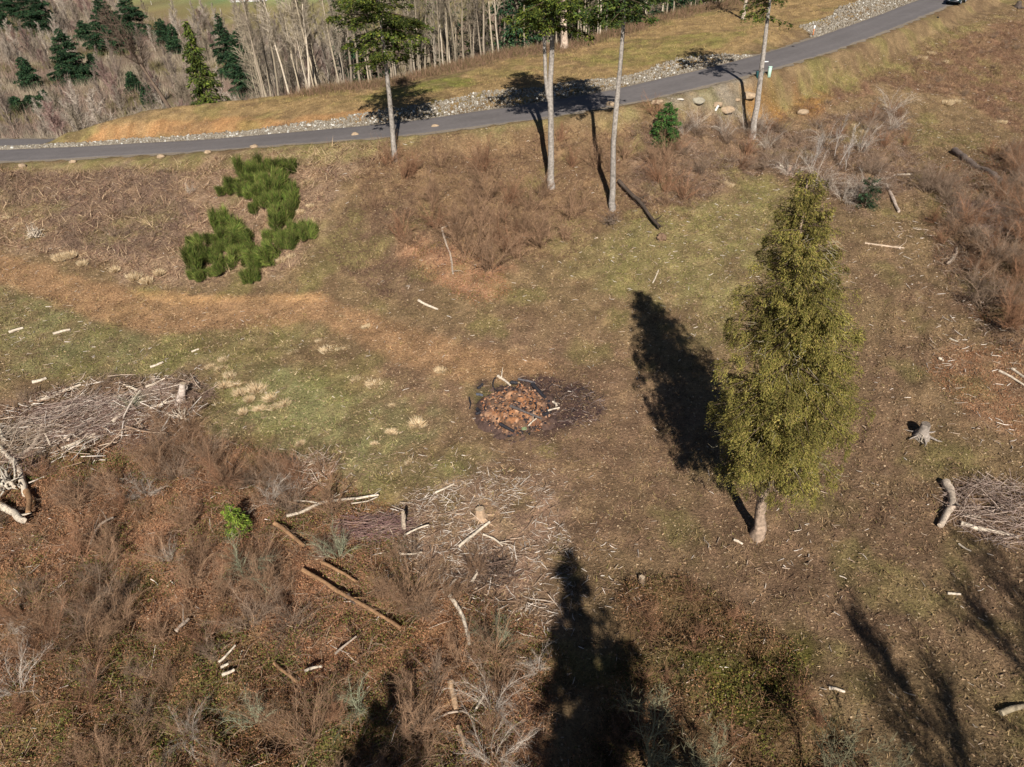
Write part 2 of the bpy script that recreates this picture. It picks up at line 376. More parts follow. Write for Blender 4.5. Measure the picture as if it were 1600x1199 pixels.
COL = dict(base=S(128, 106, 78), bankdry=S(150, 124, 102), purpleA=S(122, 100, 84), purpleB=S(116, 94, 74), bankmid=S(128, 102, 76), rustA=S(160, 122, 94), bramC=S(128, 104, 84),
           greenslope=S(134, 124, 80), greenB=S(134, 120, 80), bramR=S(116, 92, 72), bramT=S(124, 94, 74), greenT=S(138, 126, 78), duffR=S(146, 114, 88), dirt=S(128, 102, 80), path=S(154, 120, 88),
           pathedge=S(182, 142, 100), greenL=S(128, 121, 82), greenM=S(136, 131, 88), greenN=S(132, 120, 80), greenO=S(140, 130, 90), slash=S(154, 124, 104), thicket=S(134, 98, 74), slashL=S(122, 96, 78),
           duffA=S(158, 120, 94), duffB=S(162, 122, 96), duffC=S(152, 116, 84), under=S(110, 92, 58), mound=S(112, 88, 62), moundgreen=S(86, 82, 34), char=S(78, 60, 56),
           berm=S(150, 124, 86), orange=S(164, 124, 84), berngreen=S(120, 118, 60), berngreenB=S(132, 122, 70), verge=S(138, 126, 84), shoulder=S(136, 124, 108), ochre=S(156, 116, 66),
           farfield=S(134, 124, 82), fargreen=S(108, 122, 80))
SOFT = dict(base=1, pathedge=.15, path=.6, char=.35, orange=.5, rustA=.8, farfield=6, fargreen=6, berm=1.2, verge=1.0, dirt=2.4, shoulder=.6)
STR = dict(path=1.1, bankdry=.8, purpleA=.9, purpleB=.8, dirt=.85, greenslope=.62, greenB=.5, greenL=.75, greenM=.9, greenN=.55, greenO=.6, slash=.7, bramT=.75, greenT=.6, verge=.6, berngreen=.7, berngreenB=.6, pathedge=.7, mound=.9)
ORDER = ['bankdry', 'bankmid', 'purpleA', 'purpleB', 'rustA', 'bramC', 'greenslope', 'greenB', 'bramT', 'greenT', 'bramR', 'duffR', 'greenL', 'greenN', 'greenM', 'greenO', 'dirt', 'path', 'pathedge', 'slash', 'thicket', 'slashL',
         'under', 'duffA', 'duffB', 'duffC', 'mound', 'moundgreen', 'char', 'verge', 'shoulder', 'ochre', 'berm', 'orange', 'berngreen', 'berngreenB', 'farfield', 'fargreen']
def weight(k, X, Y, s=None):
    wob = 1.3 if k not in ('pathedge', 'orange', 'shoulder', 'path') else .35
    if k == 'char': wob = .7
    if 'far' in k: wob = 8
    sd = poly_sd(X, Y, ZW[k]) + (fbm(X, Y, 2.6 if 'far' not in k else 30, len(k)) - .5) * 4 * wob
    so_ = SOFT.get(k, 1.1)
    return (1 - sstep(-so_, so_, sd))
nr = (YY < 620) & (YY > 5) & (XX > -420) & (XX < 120)
xs, ys = XX[nr], YY[nr]
col = np.tile(COL['base'], (len(xs), 1))
far = ys - crestY(xs)
WT = {}
for k in ORDER:
    w_ = weight(k, xs, ys); WT[k] = w_
    mott = np.clip(.5 + 2.2 * (fbm(xs, ys, 1.1, len(k) + 3) - .5) + 1.2 * (fbm(xs, ys, .5, len(k) + 9, 2) - .5), 0, 1)
    st = STR.get(k, .85)
    a = w_ * np.clip(st + (mott - .5) * .6, 0, 1)
    if k in ('farfield', 'fargreen'): a = a * (far > 5)
    elif k in ('berm',): a = np.clip(w_ * 1.0, 0, 1)
    col = col * (1 - a[:, None]) + COL[k] * a[:, None]
# mottled dry / green / bare patches everywhere
n1 = fbm(xs, ys, 3.2, 41); n2 = fbm(xs, ys, 1.2, 42); n3 = fbm(xs, ys, .7, 43, 3)
pk = 1 - .85 * WT['path']; g = sstep(.56, .72, n1) * .45 * pk; col = col * (1 - g[:, None]) + S(122, 116, 66) * g[:, None]
g = sstep(.6, .78, n2) * .3; col = col * (1 - g[:, None]) + S(166, 136, 100) * g[:, None]
col *= (0.55 + .90 * n3)[:, None]
lum = col.mean(1, keepdims=True); col = np.maximum(lum + (col - lum) * .98, .005) * np.array([1.07, 1.07, 1.03]) * 1.05
g = sstep(.54, .7, fbm(xs, ys, 2.1, 47)) * .4 * pk; col = col * (1 - g[:, None]) + S(106, 82, 64) * g[:, None]
# valley floor
vf = sstep(0, 8, far) * (1 - weight('farfield', xs, ys)) * (1 - weight('fargreen', xs, ys))
vn = fbm(xs, ys, 14, 55)[:, None]
vcol = S(126, 112, 92) * (1 - vn) + S(120, 102, 84) * vn
col = col * (1 - vf[:, None]) + vcol * vf[:, None]
COLG = np.tile(S(112, 110, 74), (XX.size, 1)).reshape(XX.shape + (3,)); COLG[nr] = col
# tyre ruts in the dirt and lumps in the brush
rg = np.zeros(XX.shape); rr = (WT['thicket'] + WT['mound'] * 1.6 + WT['bramR'] * 1.2 + WT['bramC'] + WT['purpleA'] + WT['bramT'] * .7 + WT['slashL'] + WT['bankmid'] * .6 + WT['under'] + WT['purpleB'] * .6)
rg[nr] = np.clip(rr * 1.25, 0, 1.9)
rut = np.zeros(XX.shape)
cal = 1 - sstep(3.2, 6, DR); live = 1 - (DR < 7) * (1 - sstep(4, 7, DR))
small = (np.abs(XX) < 130) & (YY < 300)
ZZ += np.where(small, (fbm(XX, YY, 1.9, 60) - .5) * .75 * rg * live + (fbm(XX, YY, .9, 61, 3) - .5) * (.3 + .4 * rg) * live + (fbm(XX, YY, 6, 62, 3) - .5) * .6 * live * np.where(YY > 12, 1, 0), 0)
RUTS = [[(1395, 420), (1375, 520), (1355, 640), (1320, 760), (1250, 880)], [(1450, 430), (1440, 540), (1425, 650), (1390, 760), (1330, 880), (1290, 960)], [(1420, 440), (1405, 560), (1390, 700)], [(1475, 150), (1500, 215), (1530, 260)], [(1440, 165), (1455, 205), (1490, 250)]]
for rp in RUTS:
    L_ = resample(W(rp), .8); d_, _q = near_line(XX, YY, L_, 2)
    k = 1 - sstep(.1, .38, d_); ZZ -= k * .11; e = (1 - sstep(.3, .75, d_)) - k; ZZ += np.clip(e, 0, 1) * .06
    COLG *= (1 - .13 * k)[..., None]

def g_ground_mat():
    m = bpy.data.materials.new('ground_soil'); m.use_nodes = True; n = m.node_tree; L = n.links; p = n.nodes['Principled BSDF']
    p.inputs['Roughness'].default_value = .95; p.inputs['Specular IOR Level'].default_value = .1
    a = n.nodes.new('ShaderNodeAttribute'); a.attribute_name = 'Col'; geo = n.nodes.new('ShaderNodeNewGeometry')
    col = a.outputs['Color']
    for sc, lo, hi, det in ((1.6, .8, 1.2, 8), (5.0, .62, 1.38, 8), (14.0, .6, 1.4, 6)):
        nz = n.nodes.new('ShaderNodeTexNoise'); nz.inputs['Scale'].default_value = sc; nz.inputs['Detail'].default_value = det; nz.inputs['Roughness'].default_value = .7
        L.new(geo.outputs['Position'], nz.inputs['Vector'])
        mr = n.nodes.new('ShaderNodeMapRange'); mr.inputs[1].default_value = .3; mr.inputs[2].default_value = .7; mr.inputs[3].default_value = lo; mr.inputs[4].default_value = hi
        L.new(nz.outputs['Fac'], mr.inputs[0]); v = n.nodes.new('ShaderNodeVectorMath'); v.operation = 'SCALE'
        L.new(col, v.inputs[0]); L.new(mr.outputs[0], v.inputs['Scale']); col = v.outputs[0]
    # pale chips and dark clods
    vo = n.nodes.new('ShaderNodeTexVoronoi'); vo.inputs['Scale'].default_value = 3.6; L.new(geo.outputs['Position'], vo.inputs['Vector'])
    lt = n.nodes.new('ShaderNodeMapRange'); lt.inputs[1].default_value = .2; lt.inputs[2].default_value = .14; L.new(vo.outputs['Distance'], lt.inputs[0])
    sx = n.nodes.new('ShaderNodeSeparateColor'); L.new(vo.outputs['Color'], sx.inputs[0])
    gt = n.nodes.new('ShaderNodeMath'); gt.operation = 'GREATER_THAN'; gt.inputs[1].default_value = .8; L.new(sx.outputs[0], gt.inputs[0])
    mu = n.nodes.new('ShaderNodeMath'); mu.operation = 'MULTIPLY'; L.new(gt.outputs[0], mu.inputs[0]); L.new(lt.outputs[0], mu.inputs[1])
    mx = n.nodes.new('ShaderNodeMix'); mx.data_type = 'RGBA'; L.new(mu.outputs[0], mx.inputs['Factor']); L.new(col, mx.inputs['A'])
    mx.inputs['B'].default_value = (*S(196, 172, 140), 1); col = mx.outputs['Result']
    L.new(col, p.inputs['Base Color'])
    nb = n.nodes.new('ShaderNodeTexNoise'); nb.inputs['Scale'].default_value = 5; nb.inputs['Detail'].default_value = 9; nb.inputs['Roughness'].default_value = .75
    L.new(geo.outputs['Position'], nb.inputs['Vector'])
    b = n.nodes.new('ShaderNodeBump'); b.inputs['Strength'].default_value = 1.0; b.inputs['Distance'].default_value = .3
    L.new(nb.outputs['Fac'], b.inputs['Height']); L.new(b.outputs[0], p.inputs['Normal'])
    return m
mb = MB(); nx, ny = len(GX), len(GY)
i, j = np.meshgrid(np.arange(nx - 1), np.arange(ny - 1)); q = (j * nx + i).ravel()
mb.add(np.stack([XX, YY, ZZ], -1).reshape(-1, 3), Q=np.stack([q, q + 1, q + nx + 1, q + nx], 1), col=COLG.reshape(-1, 3))
go = mb.build('ground', g_ground_mat(), smooth=True); tag(go, kind='structure')
CG = COLG
def gcol(x, y): return np.stack([bil(CG[..., c], x, y) for c in range(3)], 1)

# ------------------------------------------------------------------ road
def ribbon(L, half, zoff, name, m, colr, cols=9, jit=0.0, seed=1):
    L = np.asarray(L); t = np.gradient(L[:, :2], axis=0); t /= np.linalg.norm(t, axis=1, keepdims=True); nrm = np.stack([-t[:, 1], t[:, 0]], 1)
    half = np.broadcast_to(half, (len(L),)); rs = RS(seed); mb = MB()
    u = np.linspace(-1, 1, cols); n = len(L)
    e = np.ones((n, cols)); jr = vnoise(np.arange(n) * .7, np.zeros(n), 1, seed) - .5; jl = vnoise(np.arange(n) * .7, np.zeros(n) + 9, 1, seed) - .5
    off = u[None] * half[:, None]; off[:, 0] += jl * jit; off[:, -1] += jr * jit
    V = np.zeros((n, cols, 3)); V[..., :2] = L[:, None, :2] + nrm[:, None] * off[..., None]; V[..., 2] = L[:, 2:3] + zoff + .05 * (1 - u[None] ** 2)
    V[:, 0, 2] -= .06 if zoff > .01 else 0; V[:, -1, 2] -= .06 if zoff > .01 else 0
    i, j = np.meshgrid(np.arange(cols - 1), np.arange(n - 1)); q = (j * cols + i).ravel()
    cv = 1 + .10 * np.exp(-((np.abs(u) - .5) / .16) ** 2)[None] + .32 * (fbm(V[..., 0], V[..., 1], 5, seed) - .5) + .1 * (fbm(V[..., 0], V[..., 1], .9, seed + 2) - .5)
    mb.add(V.reshape(-1, 3), Q=np.stack([q, q + 1, q + cols + 1, q + cols], 1), col=np.asarray(colr)[None] * cv.reshape(-1, 1))
    return mb.build(name, m, smooth=True)
asph = mat('asphalt', nscale=2.5, namp=.12, bump=.25, bscale=60, rough=.85, spec=.3)
grav = mat('shoulder_gravel', nscale=9, namp=.3, bump=.6, bscale=25)
R1 = resample(ROAD, .5)
wd = np.interp(R1[:, 0], [-60, -27, 0, 20, 40, 73], [2.6, 2.7, 3.05, 3.0, 2.9, 2.8])
R2 = resample(HP, .5)
full = np.concatenate([R2[::-1][:-1], R1]); wf = np.concatenate([np.full(len(R2) - 1, 2.5), wd])
sh = ribbon(full, wf + .45, -.005, 'road_shoulder', grav, S(132, 120, 104), jit=.9, seed=3); tag(sh, kind='structure')
rd = ribbon(full, wf, .035, 'road', asph, S(104, 98, 95), cols=25, jit=.5, seed=4); tag(rd, kind='structure')

# ------------------------------------------------------------------ scatter helpers
def scatter(zone, dens, rs, poly=None):
    P = ZW[zone][:, :2] if poly is None else np.asarray(poly)[:, :2]
    lo = P.min(0); hi = P.max(0); n = int((hi - lo).prod() * dens); x = rs.uniform(lo[0], hi[0], n); y = rs.uniform(lo[1], hi[1], n)
    k = poly_sd(x, y, P) < 0; return x[k], y[k]
def rand_dirs(n, rs, elev_lo, elev_hi):
    a = rs.uniform(0, 2 * np.pi, n); e = np.radians(rs.uniform(elev_lo, elev_hi, n))
    return np.stack([np.cos(a) * np.cos(e), np.sin(a) * np.cos(e), np.sin(e)], 1)

# ---- riprap along the far side of the road (uncountable stones)
rs = RS(21)
def rocks(mbk, P, size, colr, rs):
    ico = np.array([(0, 0, 1), (.894, 0, .447), (.276, .851, .447), (-.724, .526, .447), (-.724, -.526, .447), (.276, -.851, .447), (.724, .526, -.447), (-.276, .851, -.447), (-.894, 0, -.447), (-.276, -.851, -.447), (.724, -.526, -.447), (0, 0, -1)])
    F = np.array([(0, 1, 2), (0, 2, 3), (0, 3, 4), (0, 4, 5), (0, 5, 1), (1, 6, 2), (2, 7, 3), (3, 8, 4), (4, 9, 5), (5, 10, 1), (2, 6, 7), (3, 7, 8), (4, 8, 9), (5, 9, 10), (1, 10, 6), (11, 7, 6), (11, 8, 7), (11, 9, 8), (11, 10, 9), (11, 6, 10)])
    N = len(P); V = ico[None] * rs.uniform(.7, 1.25, (N, 12, 1)) * size[:, None, None] * rs.uniform(.6, 1.2, (N, 1, 3))
    a = rs.uniform(0, 6.28, N); c, s_ = np.cos(a)[:, None], np.sin(a)[:, None]
    V = np.stack([V[..., 0] * c - V[..., 1] * s_, V[..., 0] * s_ + V[..., 1] * c, V[..., 2]], -1) + P[:, None]
    mbk.add(V.reshape(-1, 3), T=(F[None] + (np.arange(N) * 12)[:, None, None]).reshape(-1, 3), col=np.repeat(colr, 12, axis=0))
mb = MB()
t = np.gradient(full[:, :2], axis=0); t /= np.linalg.norm(t, axis=1, keepdims=True); nrm = np.stack([-t[:, 1], t[:, 0]], 1)
n0 = len(R2) - 1
# band width (metres beyond the far edge of the asphalt) along X
bx = [-62, -55, -40, -27, -20, -10, 2, 10, 20, 28, 32, 33, 44, 48, 60, 85]
bw = [1.7, 1.5, 1.7, 1.9, 2.6, 4.4, 6.6, 6.2, 6.4, 6.6, 4, 0, 0, 5, 6, 6]
idx = rs.randint(n0, len(full), 24000); u = rs.uniform(0, 1, len(idx)) ** .9
bwid = np.interp(full[idx, 0], bx, bw) * (.85 + .3 * vnoise(full[idx, 0], full[idx, 0] * 0, 3, 8)); dd = wf[idx] + .1 + u * bwid
px_ = full[idx, 0] + nrm[idx, 0] * dd + rs.uniform(-.3, .3, len(idx)); py_ = full[idx, 1] + nrm[idx, 1] * dd
ok = bwid > .3; px_, py_ = px_[ok], py_[ok]
sz = rs.uniform(.06, .17, len(px_)) * np.where(rs.rand(len(px_)) < .06, 1.5, 1)
t_ = rs.rand(len(px_), 1); cc = S(150, 141, 126) * t_ + S(112, 102, 88) * (1 - t_); cc[rs.rand(len(cc)) < .06] = S(190, 186, 176)
rocks(mb, np.stack([px_, py_, bil(ZZ, px_, py_) + sz * .25], 1), sz, cc, rs)
rip = mb.build('riprap', mat('riprap_stone', nscale=8, namp=.25, bump=.3)); tag(rip, kind='stuff')

# ---- fine grass everywhere
GRASS = mat('dry_grass', nscale=1.5, namp=.15, trans=.15)
def grass(mbk, zone, dens, L, Wd, el, rs, tint=None, mixk=.5, lean=None, poly=None, bright=1.12):
    x, y = scatter(zone, dens, rs, poly)
    k = bil(DR, x, y) > 3.3; x, y = x[k], y[k]; n = len(x)
    D = rand_dirs(n, rs, *el)
    if lean is not None: D = D + np.array(lean) * rs.uniform(.2, 1.3, (n, 1))
    cl = fbm(x, y, .75, 91, 3); c = gcol(x, y) * rs.uniform(.5, 1.5, (n, 1)) * bright * (.4 + 1.2 * cl)[:, None]
    if tint is not None:
        t = np.array([tint[q] for q in range(len(tint))]); pick = t[rs.randint(0, len(t), n)]; m_ = rs.uniform(0, mixk * 2, (n, 1)).clip(0, 1); c = c * (1 - m_) + pick * m_ * rs.uniform(.8, 1.2, (n, 1))
    mbk.blades(np.stack([x, y, bil(ZZ, x, y) - .02], 1), D, rs.uniform(L[0], L[1], n) * (.35 + 1.3 * sstep(.3, .7, cl)), rs.uniform(Wd[0], Wd[1], n), c, rs)
rs = RS(33); mb = MB()
allp = W([(-30, 265), (300, 250), (620, 222), (900, 196), (1180, 150), (1400, 80), (1620, -10), (1820, 60), (1850, 600), (1850, 1330), (-180, 1330), (-220, 700), (-180, 275)])
grass(mb, None, 46, (.08, .28), (.025, .06), (5, 60), rs, poly=allp, tint=[S(120, 118, 60), S(170, 145, 105), S(110, 86, 66)], mixk=.35)
grass(mb, 'bankdry', 34, (.3, .9), (.035, .075), (15, 60), rs, tint=[S(200, 172, 138), S(158, 126, 100), S(116, 88, 78)], mixk=.8, lean=(.45, -.5, -.1))
for zz_ in ('bankmid', 'purpleB', 'bramC', 'bramT', 'bramR'):
    grass(mb, zz_, 22, (.2, .5), (.03, .06), (15, 80), rs, tint=[S(160, 132, 100), S(120, 92, 74), S(104, 78, 66)], mixk=.5)
grass(mb, 'greenM', 9, (.1, .3), (.05, .1), (5, 50), rs, tint=[S(196, 174, 136), S(178, 152, 116)], mixk=.9)
grass(mb, 'greenN', 9, (.1, .3), (.05, .1), (5, 50), rs, tint=[S(196, 174, 136), S(178, 152, 116)], mixk=.9)
grass(mb, 'greenO', 7, (.1, .3), (.05, .1), (5, 50), rs, tint=[S(196, 174, 136), S(178, 152, 116)], mixk=.9)
for zz_ in ('greenL', 'greenM', 'greenslope', 'greenN', 'greenO', 'greenT'):
    grass(mb, zz_, 30, (.08, .24), (.03, .07), (15, 80), rs, tint=[S(112, 118, 52), S(134, 128, 70), S(96, 104, 44)], mixk=.4)
grass(mb, 'berm', 16, (.08, .25), (.03, .07), (20, 80), rs, tint=[S(160, 134, 92), S(120, 116, 62)], mixk=.35)
go_ = mb.build('grass', GRASS); tag(go_, kind='stuff')

# ---- matted purple and tan bramble canes on the banks
rs = RS(35); mb = MB()
def canes(zone, dens, L, r, cols, lean=(0, 0, 0), el=(5, 55), lift=.0, poly=None):
    x, y = scatter(zone, dens, rs, poly); k = bil(DR, x, y) > 4; x, y = x[k], y[k]
    n2_ = fbm(x, y, 2.2, 77); k = n2_ > .43; x, y = x[k], y[k]; n = len(x)
    D = rand_dirs(n, rs, *el) + np.array(lean) * rs.uniform(.3, 1.2, (n, 1)); D /= np.linalg.norm(D, axis=1, keepdims=True)
    Ln = rs.uniform(*L, n)[:, None]; P0 = np.stack([x, y, bil(ZZ, x, y) - .02 + rs.uniform(0, lift, n) if lift else bil(ZZ, x, y) - .02], 1)
    P1 = P0 + D * Ln * .55; P2 = P1 + (D + np.array([0, 0, -.7])) * Ln * .45
    c = np.array(cols)[rs.randint(0, len(cols), n)] * rs.uniform(.7, 1.3, (n, 1))
    mb.segs(P0, P1, r, r * .8, c); mb.segs(P1, P2, r * .8, r * .3, c)
canes('purpleA', 26, (.5, 1.2), .014, [S(112, 90, 80), S(128, 104, 88), S(152, 128, 106)], lean=(.5, -.3, 0))
canes('purpleB', 20, (.4, .9), .013, [S(120, 92, 76), S(104, 78, 68)])
canes('bankmid', 20, (.4, 1.1), .013, [S(124, 96, 76), S(150, 122, 96), S(108, 80, 68)])
canes('bramC', 24, (.5, 1.3), .014, [S(124, 100, 86), S(150, 130, 114), S(106, 82, 66)])
canes('bramT', 16, (.4, 1.0), .016, [S(120, 90, 72), S(140, 110, 86), S(106, 80, 66)])
canes('bramR', 30, (.5, 1.4), .014, [S(122, 98, 80), S(106, 82, 68), S(152, 132, 112)])
canes('thicket', 11, (.5, 1.3), .012, [S(140, 112, 92), S(116, 88, 74), S(164, 140, 116), S(144, 114, 88)], lift=.3)
canes('mound', 20, (.5, 1.3), .011, [S(120, 90, 64), S(98, 72, 50), S(146, 116, 84)], lift=.3)
canes('slashL', 30, (.5, 1.4), .012, [S(128, 102, 90), S(106, 80, 72), S(158, 134, 116)], el=(2, 35), lift=.5)
tag(mb.build('brambles', mat('bramble_cane', nscale=3, namp=.15)), kind='stuff')

# ---- leafy undergrowth (salal, fern, fallen leaves)
rs = RS(36); mb = MB()
x, y = scatter(None, 26, rs, allp); k = bil(DR, x, y) > 3.4; x, y = x[k], y[k]; n = len(x); c_ = np.array([S(178, 148, 116), S(96, 76, 60), S(150, 118, 90), S(84, 66, 54), S(196, 172, 140)])[rs.randint(0, 5, n)]
mix_ = rs.uniform(.3, .95, (n, 1)); mb.leaves(np.stack([x, y, bil(ZZ, x, y) + rs.uniform(0, .05, n)], 1), rand_dirs(n, rs, -5, 25), rs.uniform(.06, .22, n), rs.uniform(.03, .1, n), gcol(x, y) * (1 - mix_) + c_ * mix_, rs, .8)
def leafy(zone, dens, r, nl, ll, cols, h=.35, thr=.5, seed=5, poly=None):
    x, y = scatter(zone, dens, rs, poly); k = fbm(x, y, 2.0, seed) > thr; x, y = x[k], y[k]; n = len(x) * nl
    x = np.repeat(x, nl) + rs.normal(0, r, n); y = np.repeat(y, nl) + rs.normal(0, r, n)
    P = np.stack([x, y, bil(ZZ, x, y) + rs.uniform(0, h, n)], 1); D = rand_dirs(n, rs, -10, 60)
    c = np.repeat(np.array(cols)[rs.randint(0, len(cols), n // nl)], nl, axis=0) * rs.uniform(.65, 1.35, (n, 1))
    mb.leaves(P, D, rs.uniform(ll * .6, ll * 1.3, n), rs.uniform(ll * .35, ll * .6, n), c, rs, .6)
LG = [S(96, 98, 46), S(116, 110, 54), S(80, 86, 40)]; LB = [S(156, 112, 80), S(128, 90, 64), S(176, 132, 98)]
leafy('under', 22, .2, 8, .13, LG, thr=.46)
leafy('thicket', 14, .2, 8, .11, LG, thr=.54, seed=6)
leafy('thicket', 44, .25, 6, .09, LB, h=.2, thr=.3, seed=7)
leafy('under', 16, .2, 7, .11, [S(112, 80, 50), S(96, 66, 46)], thr=.4, seed=8)
leafy('moundgreen', 13, .2, 9, .13, [S(100, 98, 42), S(118, 108, 50), S(82, 84, 38)], h=.4, thr=.5)
leafy('mound', 14, .2, 8, .12, [S(86, 82, 38), S(104, 78, 46), S(76, 66, 34)], h=.4, thr=.45, seed=9)
leafy('mound', 22, .25, 6, .09, LB, h=.25, thr=.42, seed=10)
leafy('bramR', 9, .2, 8, .11, [S(92, 84, 40), S(126, 84, 56)], thr=.5, seed=11)
leafy('rustA', 24, .2, 6, .08, [S(176, 124, 92), S(156, 104, 72)], h=.05, thr=.3, seed=12)
leafy('rustA', 6, .15, 8, .09, [S(104, 100, 40)], h=.15, thr=.5, seed=13)
for z_ in ('duffA', 'duffB', 'duffC', 'duffR'): leafy(z_, 30, .2, 6, .08, [S(166, 116, 82), S(146, 100, 68), S(182, 134, 98)], h=.05, thr=.3, seed=14)
tag(mb.build('undergrowth', mat('leaf_litter', nscale=3, namp=.2, trans=.15)), kind='stuff')

# ---- wood chips and sticks
WOOD = mat('bleached_wood', nscale=5, namp=.25, bump=.3, bscale=40)
rs = RS(37); mb = MB()
def sticks(zone, dens, L, r, cols, lift=.05, flat=12, poly=None, thr=0, seed=4):
    x, y = scatter(zone, dens, rs, poly)
    if thr: k = fbm(x, y, 2.4, seed) > thr; x, y = x[k], y[k]
    n = len(x); D = rand_dirs(n, rs, -flat, flat); Ln = rs.uniform(*L, n)[:, None] ** 1.0; r_ = rs.uniform(*r, n)
    P = np.stack([x, y, bil(ZZ, x, y) + .03 + rs.uniform(0, lift, n)], 1)
    c = np.array(cols)[rs.randint(0, len(cols), n)] * rs.uniform(.75, 1.15, (n, 1)); B = D + rs.normal(0, .18, (n, 3)); 
    mb.segs(P - D * Ln / 2, P, r_, r_, c); mb.segs(P, P + B * Ln / 2, r_, r_ * .5, c)
PALE = [S(226, 212, 196), S(190, 168, 146), S(168, 144, 122), S(204, 188, 170), S(148, 122, 100), S(136, 112, 92)]
sticks('slash', 34, (.12, .7), (.007, .022), PALE + [S(140, 116, 96)], lift=.14, flat=25, thr=.48)
sticks(None, 6, (.12, .6), (.007, .02), PALE, lift=.1, flat=25, thr=.5, seed=12, poly=W([(560, 700), (760, 700), (880, 740), (960, 860), (900, 1010), (640, 960), (500, 820)]))
sticks('slash', 1.8, (.5, 1.6), (.014, .034), PALE, lift=.15, flat=15, thr=.36)
sticks('slashL', 16, (.2, 1.1), (.01, .03), PALE, lift=.5, flat=25, thr=.42, seed=8)
sticks('slashL', 2.4, (.8, 2.4), (.02, .06), PALE, lift=.5, flat=15, thr=.36, seed=8)
sticks(None, .9, (.12, .5), (.012, .03), PALE + [S(112, 88, 70)] * 3, poly=allp)
sticks('greenO', 2, (.15, .6), (.012, .03), PALE, seed=9); sticks('greenslope', 1.5, (.15, .5), (.012, .03), PALE)
sticks('greenL', 1.2, (.15, .6), (.012, .03), PALE); sticks('duffR', 1.2, (.2, .8), (.012, .03), PALE)
sticks(None, 2.2, (.2, .9), (.012, .035), PALE, poly=W([(1370, 340), (1480, 300), (1600, 560), (1600, 720), (1500, 700), (1430, 480)]), thr=.4)
sticks(None, 2.2, (.2, .8), (.012, .035), PALE, poly=W([(1080, 850), (1250, 800), (1290, 880), (1180, 900)]), thr=.4)
sticks(None, 5.5, (.15, .6), (.012, .03), PALE, poly=W([(840, 850), (1010, 850), (1010, 960), (880, 950), (830, 1080), (800, 1080)]), lift=.1, thr=.36)
sticks(None, 5, (.12, .5), (.01, .025), [S(160, 134, 118), S(136, 108, 96)], poly=W([(790, 690), (880, 690), (900, 720), (800, 730)]), lift=.1)
sticks('thicket', .8, (.3, 1.2), (.01, .025), PALE + [S(140, 116, 92)] * 3, lift=.3, flat=30)
tag(mb.build('wood_debris', WOOD), kind='stuff')
# ================================================================== trees
BARK = mat('bark', nscale=5, namp=.5, bump=.5, bscale=25)
PALEBARK = mat('pale_bark', nscale=6, namp=.3, bump=.2, bscale=25, obrand=.32)
TWIG = mat('twig_bark', nscale=4, namp=.15, obrand=.15)
NEEDLE = mat('needles', nscale=2.0, namp=.22, trans=.2, obrand=.1)

def conifer_crown(rs, h, z0, R, nb, leaf, dens, cols, droop=.25, prof=None, lx=0.0, ly=0.0, drip=.35, extra=None, ox=0.0, limb=S(96, 80, 64), up=.25, bare=0.0, spread=.36, back=None):
    """limbs and sprays of a conifer; trunk axis leans by lx, ly metres at the top"""
    mb = MB(); lb = MB()
    prof = prof or (lambda t: (1 - t) ** .8 * (.35 + .65 * min(1, t * 6 + .35)))
    for b in range(nb):
        t = (b + rs.rand()) / nb; z = z0 + (h - z0) * t ** .95
        L = R * prof(t) * rs.uniform(.55, 1.14) + .12
        a = rs.uniform(0, 2 * np.pi) if back is None else back[b % len(back)] + rs.normal(0, .3)
        d = np.array([np.cos(a), np.sin(a), 0.]); s = np.array([-np.sin(a), np.cos(a), 0.])
        o = np.array([lx * z / h + ox * (1 - t) * (.3 + .7 * min(1, t * 4)) * .9, ly * z / h, z])
        e = rs.uniform(-.15, .25) * up * 2 - .05 + (t * .5 if up > 0 else 0)
        u = np.linspace(0, 1, 5)[:, None]
        pts = o + d * L * u + np.array([0, 0, 1.]) * L * (e * u - droop * rs.uniform(.6, 1.4) * u ** 2)
        lb.segs(pts[:-1], pts[1:], (.012 + .016 * L) * (1 - u[:-1, 0] * .8), (.012 + .016 * L) * (1 - u[1:, 0] * .85), limb * rs.uniform(.8, 1.2), k=3)
        n = int(dens * L * (L * spread + .4)) + 5
        ms = int(4 + L * 4.5); wk = rs.uniform(.06 + bare, 1.0, ms); kk = rs.randint(0, ms, n); sg = np.where(rs.rand(ms) < .5, -1, 1); lt = rs.rand(n) ** .8; kb = rs.uniform(.75, 1.25, ms)
        lat = sg[kk] * lt * L * spread * np.sqrt(np.clip(1.12 - wk[kk], .05, 1)) * np.clip(wk[kk] * 3, .3, 1); w = np.clip(wk[kk] + np.abs(lat) / L * .45 + rs.normal(0, .02, n), 0, 1.06)
        ii = np.clip(w * 4, 0, 3.999); i0 = ii.astype(int); fr = (ii - i0)[:, None]
        P = pts[i0] * (1 - fr) + pts[i0 + 1] * fr + s * lat[:, None] + np.array([0, 0, -1.]) * (np.abs(lat) * .3 + rs.exponential(drip * .3, n) * L ** .3)[:, None] + rs.normal(0, .04, (n, 3))
        D = d * rs.uniform(.3, 1, (n, 1)) + s * (np.sign(lat) * rs.uniform(.2, .9, n))[:, None] + rs.normal(0, .25, (n, 3)); D[:, 2] -= drip * rs.uniform(.2, 1.6, n)
        cb = rs.uniform(.62, 1.28); c = cols[rs.randint(0, len(cols), n)] * cb * kb[kk][:, None] * rs.uniform(.75, 1.25, (n, 1))
        mb.leaves(P, D, leaf * rs.uniform(.6, 1.4, n), leaf * rs.uniform(.22, .5, n), c, rs, .45)
    if extra: extra(mb)
    return mb, lb
